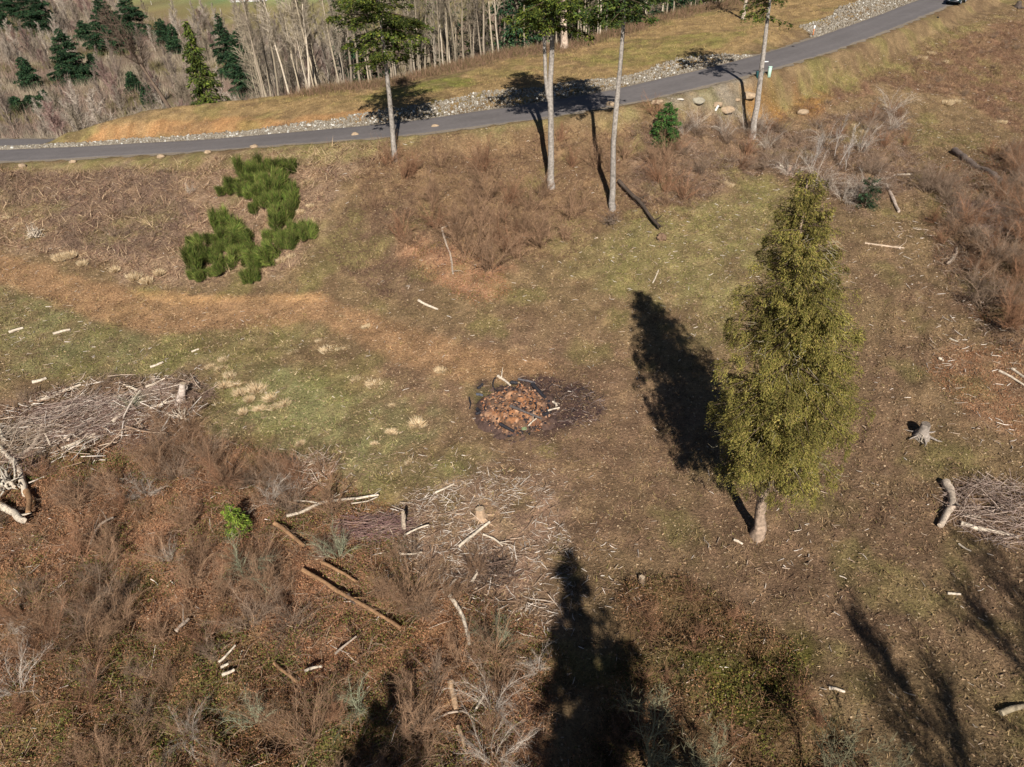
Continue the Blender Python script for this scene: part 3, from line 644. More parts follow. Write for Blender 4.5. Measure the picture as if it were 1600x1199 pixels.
def trunk_mb(rs, pts, rad, col, k=10, wob=.08):
    mb = MB(); pts = np.asarray(pts, float); n = len(pts)
    cc = np.repeat((np.asarray(col)[None] * rs.uniform(.85, 1.15, (n, 1))), k, axis=0) * rs.uniform(.85, 1.12, (n * k, 1))
    mb.tube(pts, rad, k=k, col=cc, wob=wob, rs=rs, cap=False); return mb
def conifer(name, loc, label, cat, group=None, h=20, z0=2, R=3, nb=120, leaf=.3, dens=30, cols=None, tr=.3, tcol=S(140, 122, 104), lean=(0, 0), seed=1, flare=.35, **kw):
    rs = RS(seed); root = empty(name, loc); tag(root, label, cat, group)
    zs = np.array([-.4, .15, .6, 1.5, 3, 6, 9, 12, 16, 20, 26, 32, 40]); zs = np.append(zs[zs < h * .93], h * .985)
    rad = tr * (1 - zs / h * .93) ** .8; rad = np.where(zs < .15, tr * (1 + flare), rad); rad[1] = tr * (1 + flare * .7); rad[2] = tr * (1 + flare * .25)
    rad = np.maximum(rad, .02)
    pts = np.stack([lean[0] * zs / h + rs.normal(0, .05, len(zs)) * (zs > .5) + .12 * (np.sin(zs * .3 + seed) - np.sin(seed)) * (h > 21), lean[1] * zs / h, zs], 1)
    trunk_mb(rs, pts, rad, tcol).build('trunk', BARK, root, smooth=True)
    mb, lb = conifer_crown(rs, h, z0, R, nb, leaf, dens, np.array(cols), lx=lean[0], ly=lean[1], **kw)
    mb.build('crown', NEEDLE, root); lb.build('limbs', BARK, root)
    return root
OLIVE = [S(122, 114, 54), S(132, 122, 60), S(106, 102, 48), S(142, 128, 72), S(124, 106, 62), S(90, 88, 44)]
FIRG = [S(66, 84, 40), S(84, 98, 42), S(54, 72, 38), S(98, 106, 44)]
FIRY = [S(92, 104, 40), S(112, 116, 46), S(74, 88, 36), S(60, 74, 36)]
DARKG = [S(42, 66, 44), S(56, 82, 52), S(36, 56, 40), S(66, 88, 54)]

# ---- big cedar in the clearing
def dead_twigs(mb):
    rs = RS(6); n = 420; t = rs.rand(n) ** 1.1 * .88; a = rs.uniform(0, 6.28, n); rr = 3.2 * (1 - t) ** .6 * rs.uniform(.55, 1.02, n); z = 6 + 14 * t
    P = np.stack([np.cos(a) * rr - .7 * z / 20, np.sin(a) * rr, z - .1 * rr], 1); D = np.stack([np.cos(a), np.sin(a), rs.uniform(-.5, .2, n)], 1) + rs.normal(0, .4, (n, 3))
    L_ = rs.uniform(.2, .6, n)[:, None]; m_ = P + D * L_ * .5; mb.segs(P, m_, .013, .009, S(176, 164, 136)); mb.segs(m_, m_ + (D + rs.normal(0, .5, (n, 3))) * L_ * .5, .009, .004, S(176, 164, 136))
base = ground(1183, 838)
ced = conifer('cedar_tree', base, 'large olive green cedar with a dense crown and bare flared trunk alone in the clearing', 'tree', h=20.6, z0=5.0, R=3.55, nb=330, leaf=.105, dens=330, extra=dead_twigs, ox=.95, cols=OLIVE, tr=.29,
              tcol=S(158, 136, 116), lean=(-1.25, .3), seed=5, flare=.75, droop=.22, drip=.6, up=.15, spread=.34, prof=lambda t: max(.1, min(1, .66 + t * 1.7) * (1 - max(0, t - .25) / .75) ** .57))
# ---- tall limbed-up firs beside the road
def lean_to(b, px, py, Y):     # X offset of the stem at the height seen at that pixel
    q = atY(px, py, Y); return q[0] - b[0], q[2] - b[2]
GREYT = S(150, 141, 131)
def tall_fir(px, py, upx, upy, h, z0, R, label, seed, ly=0, tr=.36, nb=70, dens=24, name='fir_tree', **kw):
    b = ground(px, py); dx, dz = lean_to(b, upx, upy, b[1]); lx = dx * h / dz
    return conifer(name, b, label, 'tree', h=h, z0=z0, R=R, nb=nb, leaf=.28, dens=dens, cols=FIRY if seed % 2 else FIRG, tr=tr, tcol=GREYT, lean=(lx, ly), seed=seed, flare=.25, **kw), b, lx
um = lambda t: (.35 + .65 * min(1, t * 4 + .3)) * (1 - t) ** .65
T1 = tall_fir(617, 247, 600, 95, 23, 8.8, 5.0, 'leftmost of the four tall bare-trunked firs, with a broad layered crown', 31, prof=um, droop=.12, drip=.25, up=.12, tr=.27, nb=125, dens=60)
T2 = tall_fir(861, 292, 864, 130, 26, 13.6, 5.0, 'tall fir whose pale trunk forks in two, on the bank below the road', 33, prof=um, droop=.15, drip=.25, up=.12, tr=.3, nb=125, dens=60)
T3 = tall_fir(957, 327, 974, 20, 27, 15.7, 4.6, 'tallest slender bare-trunked fir, rooted beside a fallen dark branch', 34, prof=um, droop=.15, drip=.25, up=.12, tr=.29, nb=110, dens=60)
T4 = tall_fir(1176, 213, 1203, 10, 21, 11.3, 4.8, 'fir with sparse long branches standing by the boulders and green utility post', 37, prof=lambda t: (.55 + .45 * min(1, t * 3)) * (1 - t) ** .5, droop=.2, drip=.3, up=.3, tr=.32, nb=46, dens=60, spread=.24, ly=.3)
# second stem of the forked fir
rs = RS(3); h2 = 24; fz = 7.6; lx = T2[2]
zs = np.array([fz - .8, fz + .4, fz + 2, fz + 5, fz + 9, 20.0, h2]); off = np.array([0, -.42, -.66, -.8, -.9, -1.0, -1.1])
trunk_mb(rs, np.stack([lx * zs / 26 + off, zs * 0, zs], 1), np.array([.12, .17, .17, .15, .12, .09, .03]), GREYT).build('stem', BARK, T2[0], smooth=True)
# few snag stubs on trunks
for T, hh in ((T1, 8), (T3, 16), (T4, 11)):
    mb = MB(); n = 7; z = rs.uniform(hh * .5, hh, n); a = rs.uniform(0, 6.28, n); P = np.stack([T[2] * z / 24, z * 0, z], 1); D = np.stack([np.cos(a), np.sin(a), rs.uniform(-.3, .1, n)], 1)
    mb.segs(P, P + D * rs.uniform(.35, .9, (n, 1)), .035, .015, S(120, 108, 92)); mb.build('branch_stubs', BARK, T[0])

# ---- trees outside the frame whose shadows fall on the clearing
def shade_base(px, py, h):
    g = ground(px, py); L = h / math.tan(SUN_EL); return np.array([g[0] - math.sin(SUN_AZ) * L, g[1] - math.cos(SUN_AZ) * L])
FP1 = lambda t: min(.5, 1 - t); FP2 = lambda t: min(1, (1 - t) * 3.2)
for (px, py, h, R, lab, sd, nb) in ((880, 842, 26, 9.4, 'tall fir behind the viewpoint, casting the big pointed shadow', 51, 190), (612, 1024, 22, 2.8, 'smaller fir behind the viewpoint, casting the lower left shadow', 52, 160)):
    q = shade_base(px, py, h)
    conifer('fir_tree', (q[0], q[1], gz(q[0], q[1])), lab, 'tree', h=h, z0=2, R=R, nb=nb, leaf=.45, dens=62, cols=FIRG, tr=.34, seed=sd, prof=FP1 if sd == 51 else FP2, droop=.2, drip=.2, up=.3, spread=.22)

# ---- bare broadleaf trees
def bare_tree(rs, h, tr, nl, spread, up, col, twig, lev=2, z0=.35, bend=.06, nsub=7, lr=.42):
    mb = MB(); n = 9; z = np.linspace(0, h, n); wx = np.cumsum(rs.normal(0, bend * h / n, n)); wy = np.cumsum(rs.normal(0, bend * h / n, n)); wx[0] = wy[0] = 0
    tp = np.stack([wx, wy, z - .2], 1); tb = MB(); tb.tube(tp, tr * (1 - z / h * .9), k=6, col=col, wob=.05, rs=rs, cap=False)
    P0 = []; P1 = []; A = []; B = []; K = []
    def limb(p, d, L, r, lv):
        m = 4; q = np.array(p)
        for i_ in range(m):
            d2 = d + rs.normal(0, .16, 3) + np.array([0, 0, up * .15]); d2 /= np.linalg.norm(d2); d = d2
            e = q + d * L / m; r1 = r * (1 - .22); P0.append(q); P1.append(e); A.append(r); B.append(r1); K.append(col * (1 - .25 * (2 - lv)) if lv < 2 else col)
            if lv > 0:
                for _ in range(nsub if lv == 1 else 2):
                    dd = d + rs.normal(0, .75, 3); dd[2] = abs(dd[2]) * .6 + up * .2; dd /= np.linalg.norm(dd)
                    if lv == 1: t0 = q + (e - q) * rs.rand(); P0.append(t0); P1.append(t0 + dd * L * rs.uniform(.2, .5)); A.append(twig); B.append(twig * .3); K.append(col * .85)
                    else: limb(q + (e - q) * rs.rand(), dd, L * rs.uniform(.35, .6), r * .5, lv - 1)
            q = e; r = r1
    for b in range(nl):
        t = z0 + (1 - z0) * (b + rs.rand()) / nl; zz_ = t * h; a = rs.uniform(0, 6.28)
        p = np.array([np.interp(zz_, z, wx), np.interp(zz_, z, wy), zz_ - .2]); el = rs.uniform(.5, 1.1) * up + .2
        limb(p, np.array([np.cos(a), np.sin(a), el]), spread * (1.15 - t) * rs.uniform(.7, 1.3) + .6, tr * lr * (1.1 - t), lev)
    mb.segs(P0, P1, np.array(A), np.array(B), np.array(K), k=3)
    return tb, mb
def mk_bare(name, rs, label, cat, group, m=None, **kw):
    tb, mb = bare_tree(rs, **kw); root = empty(name); tag(root, label, cat, group)
    tb.build('trunk', m or PALEBARK, root, smooth=True); mb.build('branches', m or PALEBARK, root); return root
for (px, py, h, lab, sd) in ((1345, 962, 16, 'bare tree behind the viewpoint, casting the feathery shadow at lower right', 61), (1530, 835, 20, 'bare tree beyond the right edge, casting the long upper shadow', 62), (1520, 925, 15, 'bare tree beyond the right edge, casting the shorter lower shadow', 63)):
    q = shade_base(px, py, h); 
    r_ = mk_bare('bare_tree', RS(sd), lab, 'tree', None, h=h, tr=.14, lr=.22, nl=24, spread=5.2 if sd == 61 else 6.0, up=1.7, col=S(120, 108, 92), twig=.01, lev=2, z0=.12, nsub=12 if sd == 61 else 7)
    r_.location = (q[0], q[1], gz(q[0], q[1])); print('shade tree', q)

# valley: pale bare trees in the low ground, tall ones on the edge of the road hill
rs = RS(71)
LAB_V = 'pale bare tree in the leafless valley wood at upper left'
LAB_A = 'tall pale bare alder in the stand along the far edge of the hill'
pv = Protos([mk_bare('bare_tree', RS(100 + i_), LAB_V, 'tree', 'bare trees in the valley wood', h=[9, 11, 8, 12, 7][i_], tr=.13, nl=13, spread=[3.6, 3.4, 3.8, 3.6, 3.2][i_], up=1.5, col=[S(160, 146, 130), S(146, 130, 116), S(152, 138, 118), S(176, 162, 146), S(146, 120, 110)][i_], twig=.035, lev=1, z0=.12, nsub=12) for i_ in range(5)])
pa = Protos([mk_bare('alder_tree', RS(120 + i_), LAB_A, 'tree', 'tall bare alders behind the road', h=[19, 22, 17, 20][i_], tr=[.17, .2, .14, .16][i_], nl=15, spread=[3.6, 4.2, 3, 3.4][i_], up=1.7, col=[S(160, 146, 124), S(146, 132, 114), S(176, 162, 142), S(132, 120, 102)][i_], twig=.028, lev=1, z0=.3, bend=.035, nsub=7) for i_ in range(4)])
VC = [
 (6, 4, 52, 15, 'dark conifer cut by the left edge above the valley wood'), (30, -34, 34, 18, 'brownish green conifer at the top left corner'), (66, -26, 56, 25, 'broad dark conifer second from the top left corner'),
 (118, 50, 130, 27, 'wide dense blue-green conifer low in the valley wood'), (180, 0, 82, 29, 'tallest dark conifer of the upper left wood'), (215, -12, 64, 21, 'conifer just right of the tallest dark one at upper left'),
 (138, 34, 68, 14, 'small green conifer between two large dark ones at upper left'), (260, 32, 72, 15, 'narrow blue-green conifer left of the big valley fir'), (277, 40, 84, 11, 'thin faded conifer right beside a narrow blue-green one'),
 (361, 28, 120, 20, 'slim pointed conifer directly right of the big valley fir'), (392, 52, 152, 27, 'hazy green conifer with bare lower branches at the hill edge'), (78, 143, 174, 15, 'small rounded conifer low at the left edge of the valley'),
 (54, 150, 174, 13, 'small brown-green conifer left of the rounded one'), (28, 152, 174, 11, 'smallest dull conifer near the left edge'), (50, 92, 140, 15, 'dark conifer among bare trunks at the far left'), (212, 114, 146, 11, 'thin young conifer in front of bare trees at upper left'), (236, 132, 168, 10, 'faded young conifer beside the dark snag'), (152, 86, 122, 10, 'sliver of a conifer right behind the wide dense one')]
FZ = ZW['farfield'][:, :2]
def inview(x, y, z, m=40):
    v = Vector((x, y, z)); c = M.inverted() @ v; px = 800 + FPX * c.x / -c.z; py = 599.5 - FPX * c.y / -c.z; return px, py
cnt = 0; k = 0
while cnt < 275 and k < 20000:
    k += 1; y = rs.uniform(98, 440); x = rs.uniform(-.80 * y, -.2 * y + 14)
    if rs.rand() > (y / 440) ** .6 + .1: continue
    cy = float(crestY(x))
    if y < cy + 7 or poly_sd(np.array([x]), np.array([y]), FZ)[0] < 5: continue
    px, py = inview(x, y, gz(x, y) + 6)
    if px < -20 or px > 560 or py < -30: continue
    if px > 420 and y < 125: continue
    bpx, bqy = inview(x, y, gz(x, y)); tpy = bqy - 10 * FPX / y
    if any(abs(bpx - v_[0]) < v_[3] * 1.15 and bqy > v_[2] - 6 and tpy < v_[2] - 8 and v_[0] + v_[1] > -999 for v_ in VC): continue
    near = y < 125
    pv.put(rs.randint(0, 5), (x, y, gz(x, y) - .1), rs.uniform(0, 6.28), rs.uniform(.7, 1.1) * (.8 if near else 1.1)); cnt += 1
cnt = 0
for _ in range(225):
    px = rs.uniform(405, 1010) if rs.rand() < .85 else rs.uniform(1010, 1300)
    if 560 < px < 700 and rs.rand() < .2: continue
    cx = np.interp(px, [q[0] for q in crest_px], CR[:, 0]); d = rs.uniform(.3, 26) if px < 1000 else rs.uniform(4, 30)
    y = crestY(cx) + d; x = cx * y / max(crestY(cx), 1)
    y = max(y, crestY(x) + .4)
    pa.put(rs.randint(0, 4), (x, y, gz(x, y) - .1), rs.uniform(0, 6.28), rs.uniform(.75, 1.1), tilt=(rs.normal(0, .035), rs.normal(0, .05)))
# dark leaning snag
b = ground(268, 168); r_ = mk_bare('snag_tree', RS(88), 'dark leaning bare tree with a burnt looking trunk left of the big valley fir', 'tree', None, m=mat('dark_bark', nscale=4, namp=.3), h=13, tr=.3, nl=16, spread=5, up=1.2, col=S(104, 88, 74), twig=.04, lev=1, z0=.45, nsub=9)
q = atY(266, 166, b[1] + 5); r_.location = (q[0], q[1], gz(q[0], q[1])); r_.rotation_euler = (0, -.38, 0)

# valley conifers: (top pixel, distance, crown half width in pixels, colour)
def by_top(px, pt, Y): q = atY(px, pt, Y); g = gz(q[0], q[1]); return (q[0], q[1], g - .2), q[2] - g
for i_, (px, pt, pbs, hw, lab) in enumerate(VC):
    loc = ground(px, pbs); q = atY(px, pt, loc[1]); h = q[2] - loc[2]; R = hw * 1.15 / FPX * np.linalg.norm(loc); h *= 1.08
    conifer('conifer_tree', loc, lab, 'tree', h=max(h, 3), z0=max(.2, h * .03), R=R, nb=120, leaf=.6, dens=24 if R > 3 else 34, cols=DARKG, tr=.2, tcol=S(120, 104, 90), seed=200 + i_, prof=lambda t: min(1, .8 + t) * (1 - t) ** .7, droop=.2, drip=.35, up=.25, spread=.5)
loc = atY(326, 161, 97.5); loc[2] = gz(loc[0], loc[1]); q = atY(312, 32, loc[1]); h = q[2] - loc[2]
conifer('fir_tree', loc, 'big bright green fir with a pointed brownish tip behind the berm', 'tree', h=h, z0=.3, R=3.2, nb=170, leaf=.42, dens=34, cols=[S(92, 106, 40), S(70, 84, 36), S(110, 118, 50), S(56, 70, 34)], tr=.3, lean=(-.4, 0), seed=230, prof=lambda t: (1 - t) ** .85 * (.8 + .2 * math.sin(t * 22)), droop=.3, drip=.5, up=.1, spread=.3)
BG = [
 (540, -120, 112, 4.5, 'dark fir behind the leftmost tall fir'), (655, -110, 118, 3.6, 'dark fir right of the leftmost tall fir crown'), (515, -60, 125, 3.0, 'dim evergreen deep in the alder stand left of centre'),
 (742, -90, 124, 4.0, 'dark fir deep in the alder stand at top centre'), (800, -140, 111, 4.2, 'dark fir on the forest edge left of the forked fir'), (832, -160, 113, 4.5, 'dense dark fir right behind the forked fir'),
 (705, -60, 132, 3.4, 'shaded fir between alder trunks at top centre'), (908, -110, 118, 4.5, 'dark fir right of the forked fir on the forest edge'), (1000, -110, 128, 5, 'dark fir behind the tallest slender fir'), (940, -120, 124, 4.6, 'dark fir left of the tallest slender fir'),
 (1062, -120, 138, 5, 'dark fir on the forest edge at top right of centre'), (1125, -110, 146, 5, 'dark fir left of the sparse fir on the skyline'), (1235, -110, 158, 5, 'dark fir right of the sparse fir on the forest edge'), (1300, -110, 168, 5, 'rightmost dark fir of the forest edge')]
for i_, (px, pt, Y, R, lab) in enumerate(BG):
    loc, h = by_top(px, pt, Y)
    conifer('fir_tree', loc, lab, 'tree', h=h, z0=1.5 + (i_ % 3), R=R, nb=90, leaf=.6, dens=11, cols=FIRG if i_ % 2 else DARKG, tr=.3, tcol=S(120, 104, 88), seed=300 + i_, prof=lambda t: (1 - t) ** .7, droop=.22, drip=.4, up=.2, spread=.36)
b = ground(881, 75); conifer('fir_tree', b, 'tall fir with a thick pale trunk at the forest edge beside the forked fir', 'tree', h=30, z0=12, R=4, nb=60, leaf=.5, dens=14, cols=FIRG, tr=.5, tcol=S(186, 164, 144), seed=330, prof=um)
b = ground(1161, 30); conifer('fir_tree', b, 'small fir with a bare pale trunk and low green tuft near the sparse fir', 'tree', h=17, z0=5, R=2.6, nb=40, leaf=.5, dens=12, cols=FIRG, tr=.26, tcol=S(176, 160, 142), seed=331, prof=um)
# small young trees
b = ground(1040, 222); conifer('fir_sapling', b, 'small bright green young fir among the brambles below the road boulders', 'tree', h=3.8, z0=.1, R=1.9, nb=90, leaf=.2, dens=110, cols=[S(70, 104, 50), S(92, 124, 56), S(50, 84, 44)], tr=.05, seed=340, prof=lambda t: (1 - t) ** .7, up=.4, drip=.2)
b = ground(372, 834); conifer('cedar_sapling', b, 'bright yellow-green young cedar in the brown thicket at lower left', 'tree', h=2.2, z0=.1, R=.75, nb=45, leaf=.17, dens=150, cols=[S(112, 132, 48), S(134, 148, 60), S(88, 110, 40)], tr=.04, seed=341, prof=lambda t: (1 - t) ** .5, up=.3, drip=.5)
b = ground(1352, 322); conifer('holly_shrub', b, 'dark evergreen shrub tangled in grey brush right of the big cedar top', 'shrub', h=2.6, z0=.1, R=1.2, nb=45, leaf=.16, dens=80, cols=[S(58, 78, 50), S(44, 64, 44)], tr=.04, seed=342, prof=lambda t: (1 - t) ** .4, up=.3, drip=.2)

# ================================================================== broom shrubs
rs = RS(81)
def broom(rs, r, h, n, cols):
    mb = MB(); K = 9; ca = rs.uniform(0, 6.28, K); cr = r * np.sqrt(rs.rand(K)) * .9; cx, cy = np.cos(ca) * cr, np.sin(ca) * cr; ch = rs.uniform(.45, 1.15, K) * h; cb = rs.uniform(.6, 1.25, K); lx, ly = rs.normal(0, .35, K), rs.normal(0, .35, K)
    i_ = rs.randint(0, K, n); a = rs.uniform(0, 6.28, n); q = rs.rand(n) ** .7 * .34; P = np.stack([cx[i_] + np.cos(a) * q * .7, cy[i_] + np.sin(a) * q * .7, rs.uniform(0, .75, n) * ch[i_]], 1)
    D = np.stack([np.cos(a) * .6 + lx[i_], np.sin(a) * .6 + ly[i_], rs.uniform(.5, 2.4, n)], 1) + rs.normal(0, .3, (n, 3)); L = rs.uniform(.12, .5, n) * ch[i_]
    mb.blades(P, D, L, rs.uniform(.02, .045, n), np.array(cols)[rs.randint(0, len(cols), n)] * (cb[i_] * rs.uniform(.65, 1.35, n))[:, None], rs)
    m = 60; j_ = rs.randint(0, K, m); P0 = np.stack([cx[j_] * .4, cy[j_] * .4, cx[j_] * 0], 1); P1 = np.stack([cx[j_] + rs.normal(0, .15, m), cy[j_] + rs.normal(0, .15, m), ch[j_] * rs.uniform(.5, 1.1, m)], 1); mb.segs(P0, P1, .014, .006, S(112, 100, 62)); return mb
GB = [S(92, 112, 44), S(112, 128, 54), S(68, 86, 36), S(132, 138, 70), S(114, 106, 62)]
BR = mat('broom_stems', nscale=2, namp=.2, trans=.15, obrand=.2)
bp = Protos([broom(RS(400 + i_), [1.15, 1.0, .85][i_], [1.9, 1.7, 1.4][i_], 5200, GB).build('broom_shrub', BR) for i_ in range(3)])
BL = [(395, 268, 1.1), (418, 266, 1.15), (444, 262, 1), (372, 288, 1), (392, 300, 1.1), (412, 296, 1.1), (434, 298, 1.2), (452, 302, 1.0), (352, 296, .7), (420, 318, 1), (446, 322, 1.1), (402, 322, .9),
      (440, 346, 1.1), (456, 362, 1), (452, 382, .8), (432, 372, .9), (480, 366, .9), (303, 374, .75), (350, 352, .9), (338, 372, 1), (362, 366, 1), (384, 372, .9), (330, 398, .9), (352, 408, 1), (376, 402, 1),
      (398, 412, .9), (418, 404, 1), (312, 408, 1), (308, 430, .8), (338, 424, .9), (396, 432, .7), (428, 388, .8), (386, 392, .9), (404, 284, 1), (444, 336, 1), (426, 282, 1.1), (366, 386, .9)]
for i_, (px, py, s_) in enumerate(BL):
    s_ *= 1.1; b = ground(px, py + 8); o = bp.put(rs.randint(0, 3), b, rs.uniform(0, 6.28), (s_ * rs.uniform(.85, 1.25), s_ * rs.uniform(.7, 1.1), s_ * rs.uniform(.75, 1.35)), tilt=(rs.normal(0, .15), rs.normal(0, .2)))
    if (px, py) == (480, 366): tag(o, 'green oval broom shrub standing alone right of the broom patch', 'shrub')
    elif (px, py) == (303, 374): tag(o, 'small green broom shrub standing alone left of the broom patch', 'shrub')
    else: tag(o, 'bright green broom shrub in the dense patch on the grassy bank', 'shrub', 'green broom shrubs on the bank')

# ================================================================== bare shrubs
def shrub(rs, h, r, ns, col, r0=.014, sub=9, arch=.3):
    P0 = []; P1 = []; A = []; B = []; K = []
    def put(p, e, a, b_, c): P0.append(p); P1.append(e); A.append(a); B.append(b_); K.append(c)
    for s_ in range(int(ns * 1.3)):
        a = rs.uniform(0, 6.28); lean = rs.uniform(.1, 1.25) * r / h; d = np.array([np.cos(a) * lean, np.sin(a) * lean, 1.]); d /= np.linalg.norm(d)
        p = np.array([np.cos(a), np.sin(a), 0]) * rs.uniform(0, .25); L = h * rs.uniform(.5, 1.15); c = col * rs.uniform(.65, 1.3); rr = r0 * rs.uniform(.7, 1.2); m = 6
        for i_ in range(m):
            d = d + rs.normal(0, .17, 3); d[2] -= arch * .35 * i_ / m; d /= np.linalg.norm(d); e = p + d * L / m
            put(p, e, rr, rr * .82, c)
            if i_ > 0:
                for _ in range(sub):
                    dd = d + rs.normal(0, .55, 3); dd /= np.linalg.norm(dd); q = p + (e - p) * rs.rand(); l = L * rs.uniform(.08, .3) * (1.2 - i_ / m * .5); q2 = q + dd * l * .5
                    c2 = c * rs.uniform(.8, 1.25); put(q, q2, rr * .45, rr * .3, c2); put(q2, q2 + (dd + rs.normal(0, .4, 3)) * l * .5, rr * .3, .002, c2)
            p = e; rr *= .82
    mb = MB(); mb.segs(P0, P1, np.array(A), np.array(B), np.array(K), k=3); return mb
def mk_shrubs(name, seeds, h, r, ns, colr, **kw): return Protos([shrub(RS(s_), h * f, r * f, ns, colr, **kw).build(name, TWIG) for s_, f in zip(seeds, (1, 1.2, .8, 1.05))])
PBR = mk_shrubs('bare_shrub', (1, 2, 3, 4), 1.7, 1.1, 16, S(150, 120, 94))
PPU = mk_shrubs('purple_shrub', (5, 6, 7, 8), 1.5, 1.2, 20, S(144, 122, 102))
PGR = mk_shrubs('grey_shrub', (9, 10, 11, 12), 1.9, 1.4, 12, S(184, 170, 154), arch=.9)
PRD = mk_shrubs('russet_bush', (13, 14), 1.3, .9, 16, S(144, 108, 82))
PLI = mk_shrubs('lichen_shrub', (15, 16), 1.8, 1.0, 10, S(150, 150, 122), r0=.018, sub=9, arch=1.0)
rs = RS(91)
CLEAR = [(455, 815), (490, 798), (530, 790), (570, 782), (440, 838), (470, 858), (515, 890), (545, 906), (500, 912), (530, 930), (560, 948), (590, 966), (620, 984), (372, 820), (358, 1050), (445, 1055), (708, 1090), (720, 965), (120, 700), (150, 680), (36, 810), (40, 760), (1525, 265), (1485, 400), (725, 1120), (545, 1020), (495, 1050)]
def zone_put(zone, n, P, label, group, sc=(.7, 1.15), cat='shrub', mind=.9, poly=None):
    pts = []; Pz = ZW[zone][:, :2] if poly is None else W(poly)[:, :2]; lo, hi = Pz.min(0), Pz.max(0); k = 0
    while len(pts) < n and k < n * 60:
        k += 1; x, y = rs.uniform(lo[0], hi[0]), rs.uniform(lo[1], hi[1])
        if poly_sd(np.array([x]), np.array([y]), Pz)[0] > -.2 or bil(DR, x, y) < 4.3: continue
        vx, vy = inview(x, y, gz(x, y))
        if vx < -30 or vx > 1630 or vy > 1260: continue
        if any(abs(vx - a) < 34 and -12 < vy - b < 62 for a, b in CLEAR): continue
        if any((x - a) ** 2 + (y - b) ** 2 < mind ** 2 for a, b in pts): continue
        pts.append((x, y)); o = P.put(rs.randint(0, 4), (x, y, gz(x, y) - .03), rs.uniform(0, 6.28), rs.uniform(*sc), tilt=(rs.normal(0, .12), rs.normal(0, .12))); tag(o, label, cat, group)
zone_put('thicket', 52, PBR, 'bare brown shrub', 'brown shrubs in the lower left thicket', sc=(.8, 1.7))
zone_put('thicket', 26, PPU, 'bare purplish shrub in the thicket filling the lower left corner', 'purplish shrubs in the lower left thicket', sc=(.8, 1.6))
zone_put('thicket', 10, PGR, 'bare pale grey shrub in the thicket filling the lower left corner', 'grey shrubs in the lower left thicket')
zone_put('thicket', 12, PBR, 'bare brown shrub', 'brown shrubs in the lower left thicket', sc=(.9, 1.9), poly=[(0, 760), (250, 690), (360, 700), (520, 750), (620, 810), (660, 900), (800, 980), (800, 1150), (500, 1180), (0, 1180)])
zone_put('thicket', 16, PRD, 'russet bare bush', 'russet bushes in the lower left thicket', sc=(1.1, 2.0), poly=[(0, 760), (250, 690), (360, 700), (520, 750), (620, 810), (660, 900), (800, 980), (800, 1150), (500, 1180), (0, 1180)])
zone_put('bramR', 18, PRD, 'russet bare bush', 'russet bushes at the right edge', sc=(1.3, 2.3), poly=[(1440, 290), (1600, 250), (1620, 540), (1540, 520), (1480, 440), (1460, 380)])
zone_put('bramR', 16, PPU, 'purplish shrub', 'purple shrubs at the right edge', sc=(1.2, 2.0), poly=[(1440, 290), (1600, 250), (1620, 540), (1540, 520), (1480, 440), (1460, 380)])
zone_put('bankmid', 12, PBR, 'brown bank shrub', 'brown shrubs on the bank between the firs', sc=(1.4, 2.2), poly=[(660, 300), (900, 280), (900, 390), (760, 420), (680, 390)])
zone_put('slashL', 12, PPU, 'purple-brown twiggy shrub growing through the left slash pile', 'twiggy shrubs in the left slash pile', sc=(.5, .8))
zone_put('mound', 16, PRD, 'reddish brown bare shrub on the bushy mound at bottom right of centre', 'shrubs on the bushy mound', sc=(.5, .9))
zone_put('bramC', 26, PPU, 'purplish bare shrub in the bramble belt below the road', 'purple shrubs in the bramble belt', sc=(.9, 1.6))
zone_put('bramC', 16, PGR, 'grey arching bare shrub in the bramble belt below the road', 'grey shrubs in the bramble belt', sc=(1.0, 1.7))
zone_put('bankmid', 20, PBR, 'brown bare shrub on the bank between the tall firs', 'brown shrubs on the bank between the firs', sc=(.8, 1.6))
zone_put('bankmid', 14, PRD, 'russet bare bush', 'russet bushes between the tall firs', sc=(1.3, 2.2))
zone_put('bramC', 10, PRD, 'russet bare bush', 'russet bushes in the bramble belt', sc=(1.2, 1.9))
zone_put('bramR', 14, PRD, 'russet bare bush', 'russet bushes at the right edge', sc=(1.2, 1.9))
zone_put('bramR', 22, PPU, 'purplish bare shrub in the brush along the right edge', 'purple shrubs at the right edge', sc=(.9, 1.6))
zone_put('bramR', 14, PBR, 'brown bare shrub in the brush along the right edge', 'brown shrubs at the right edge', sc=(.9, 1.6))
zone_put('purpleA', 12, PPU, 'low purplish shrub on the grassy bank left of the broom patch', 'shrubs on the left bank', sc=(.35, .6))
zone_put('bramT', 20, PPU, 'low purplish shrub on the rough slope at top right', 'shrubs on the top right slope', sc=(.35, .65))
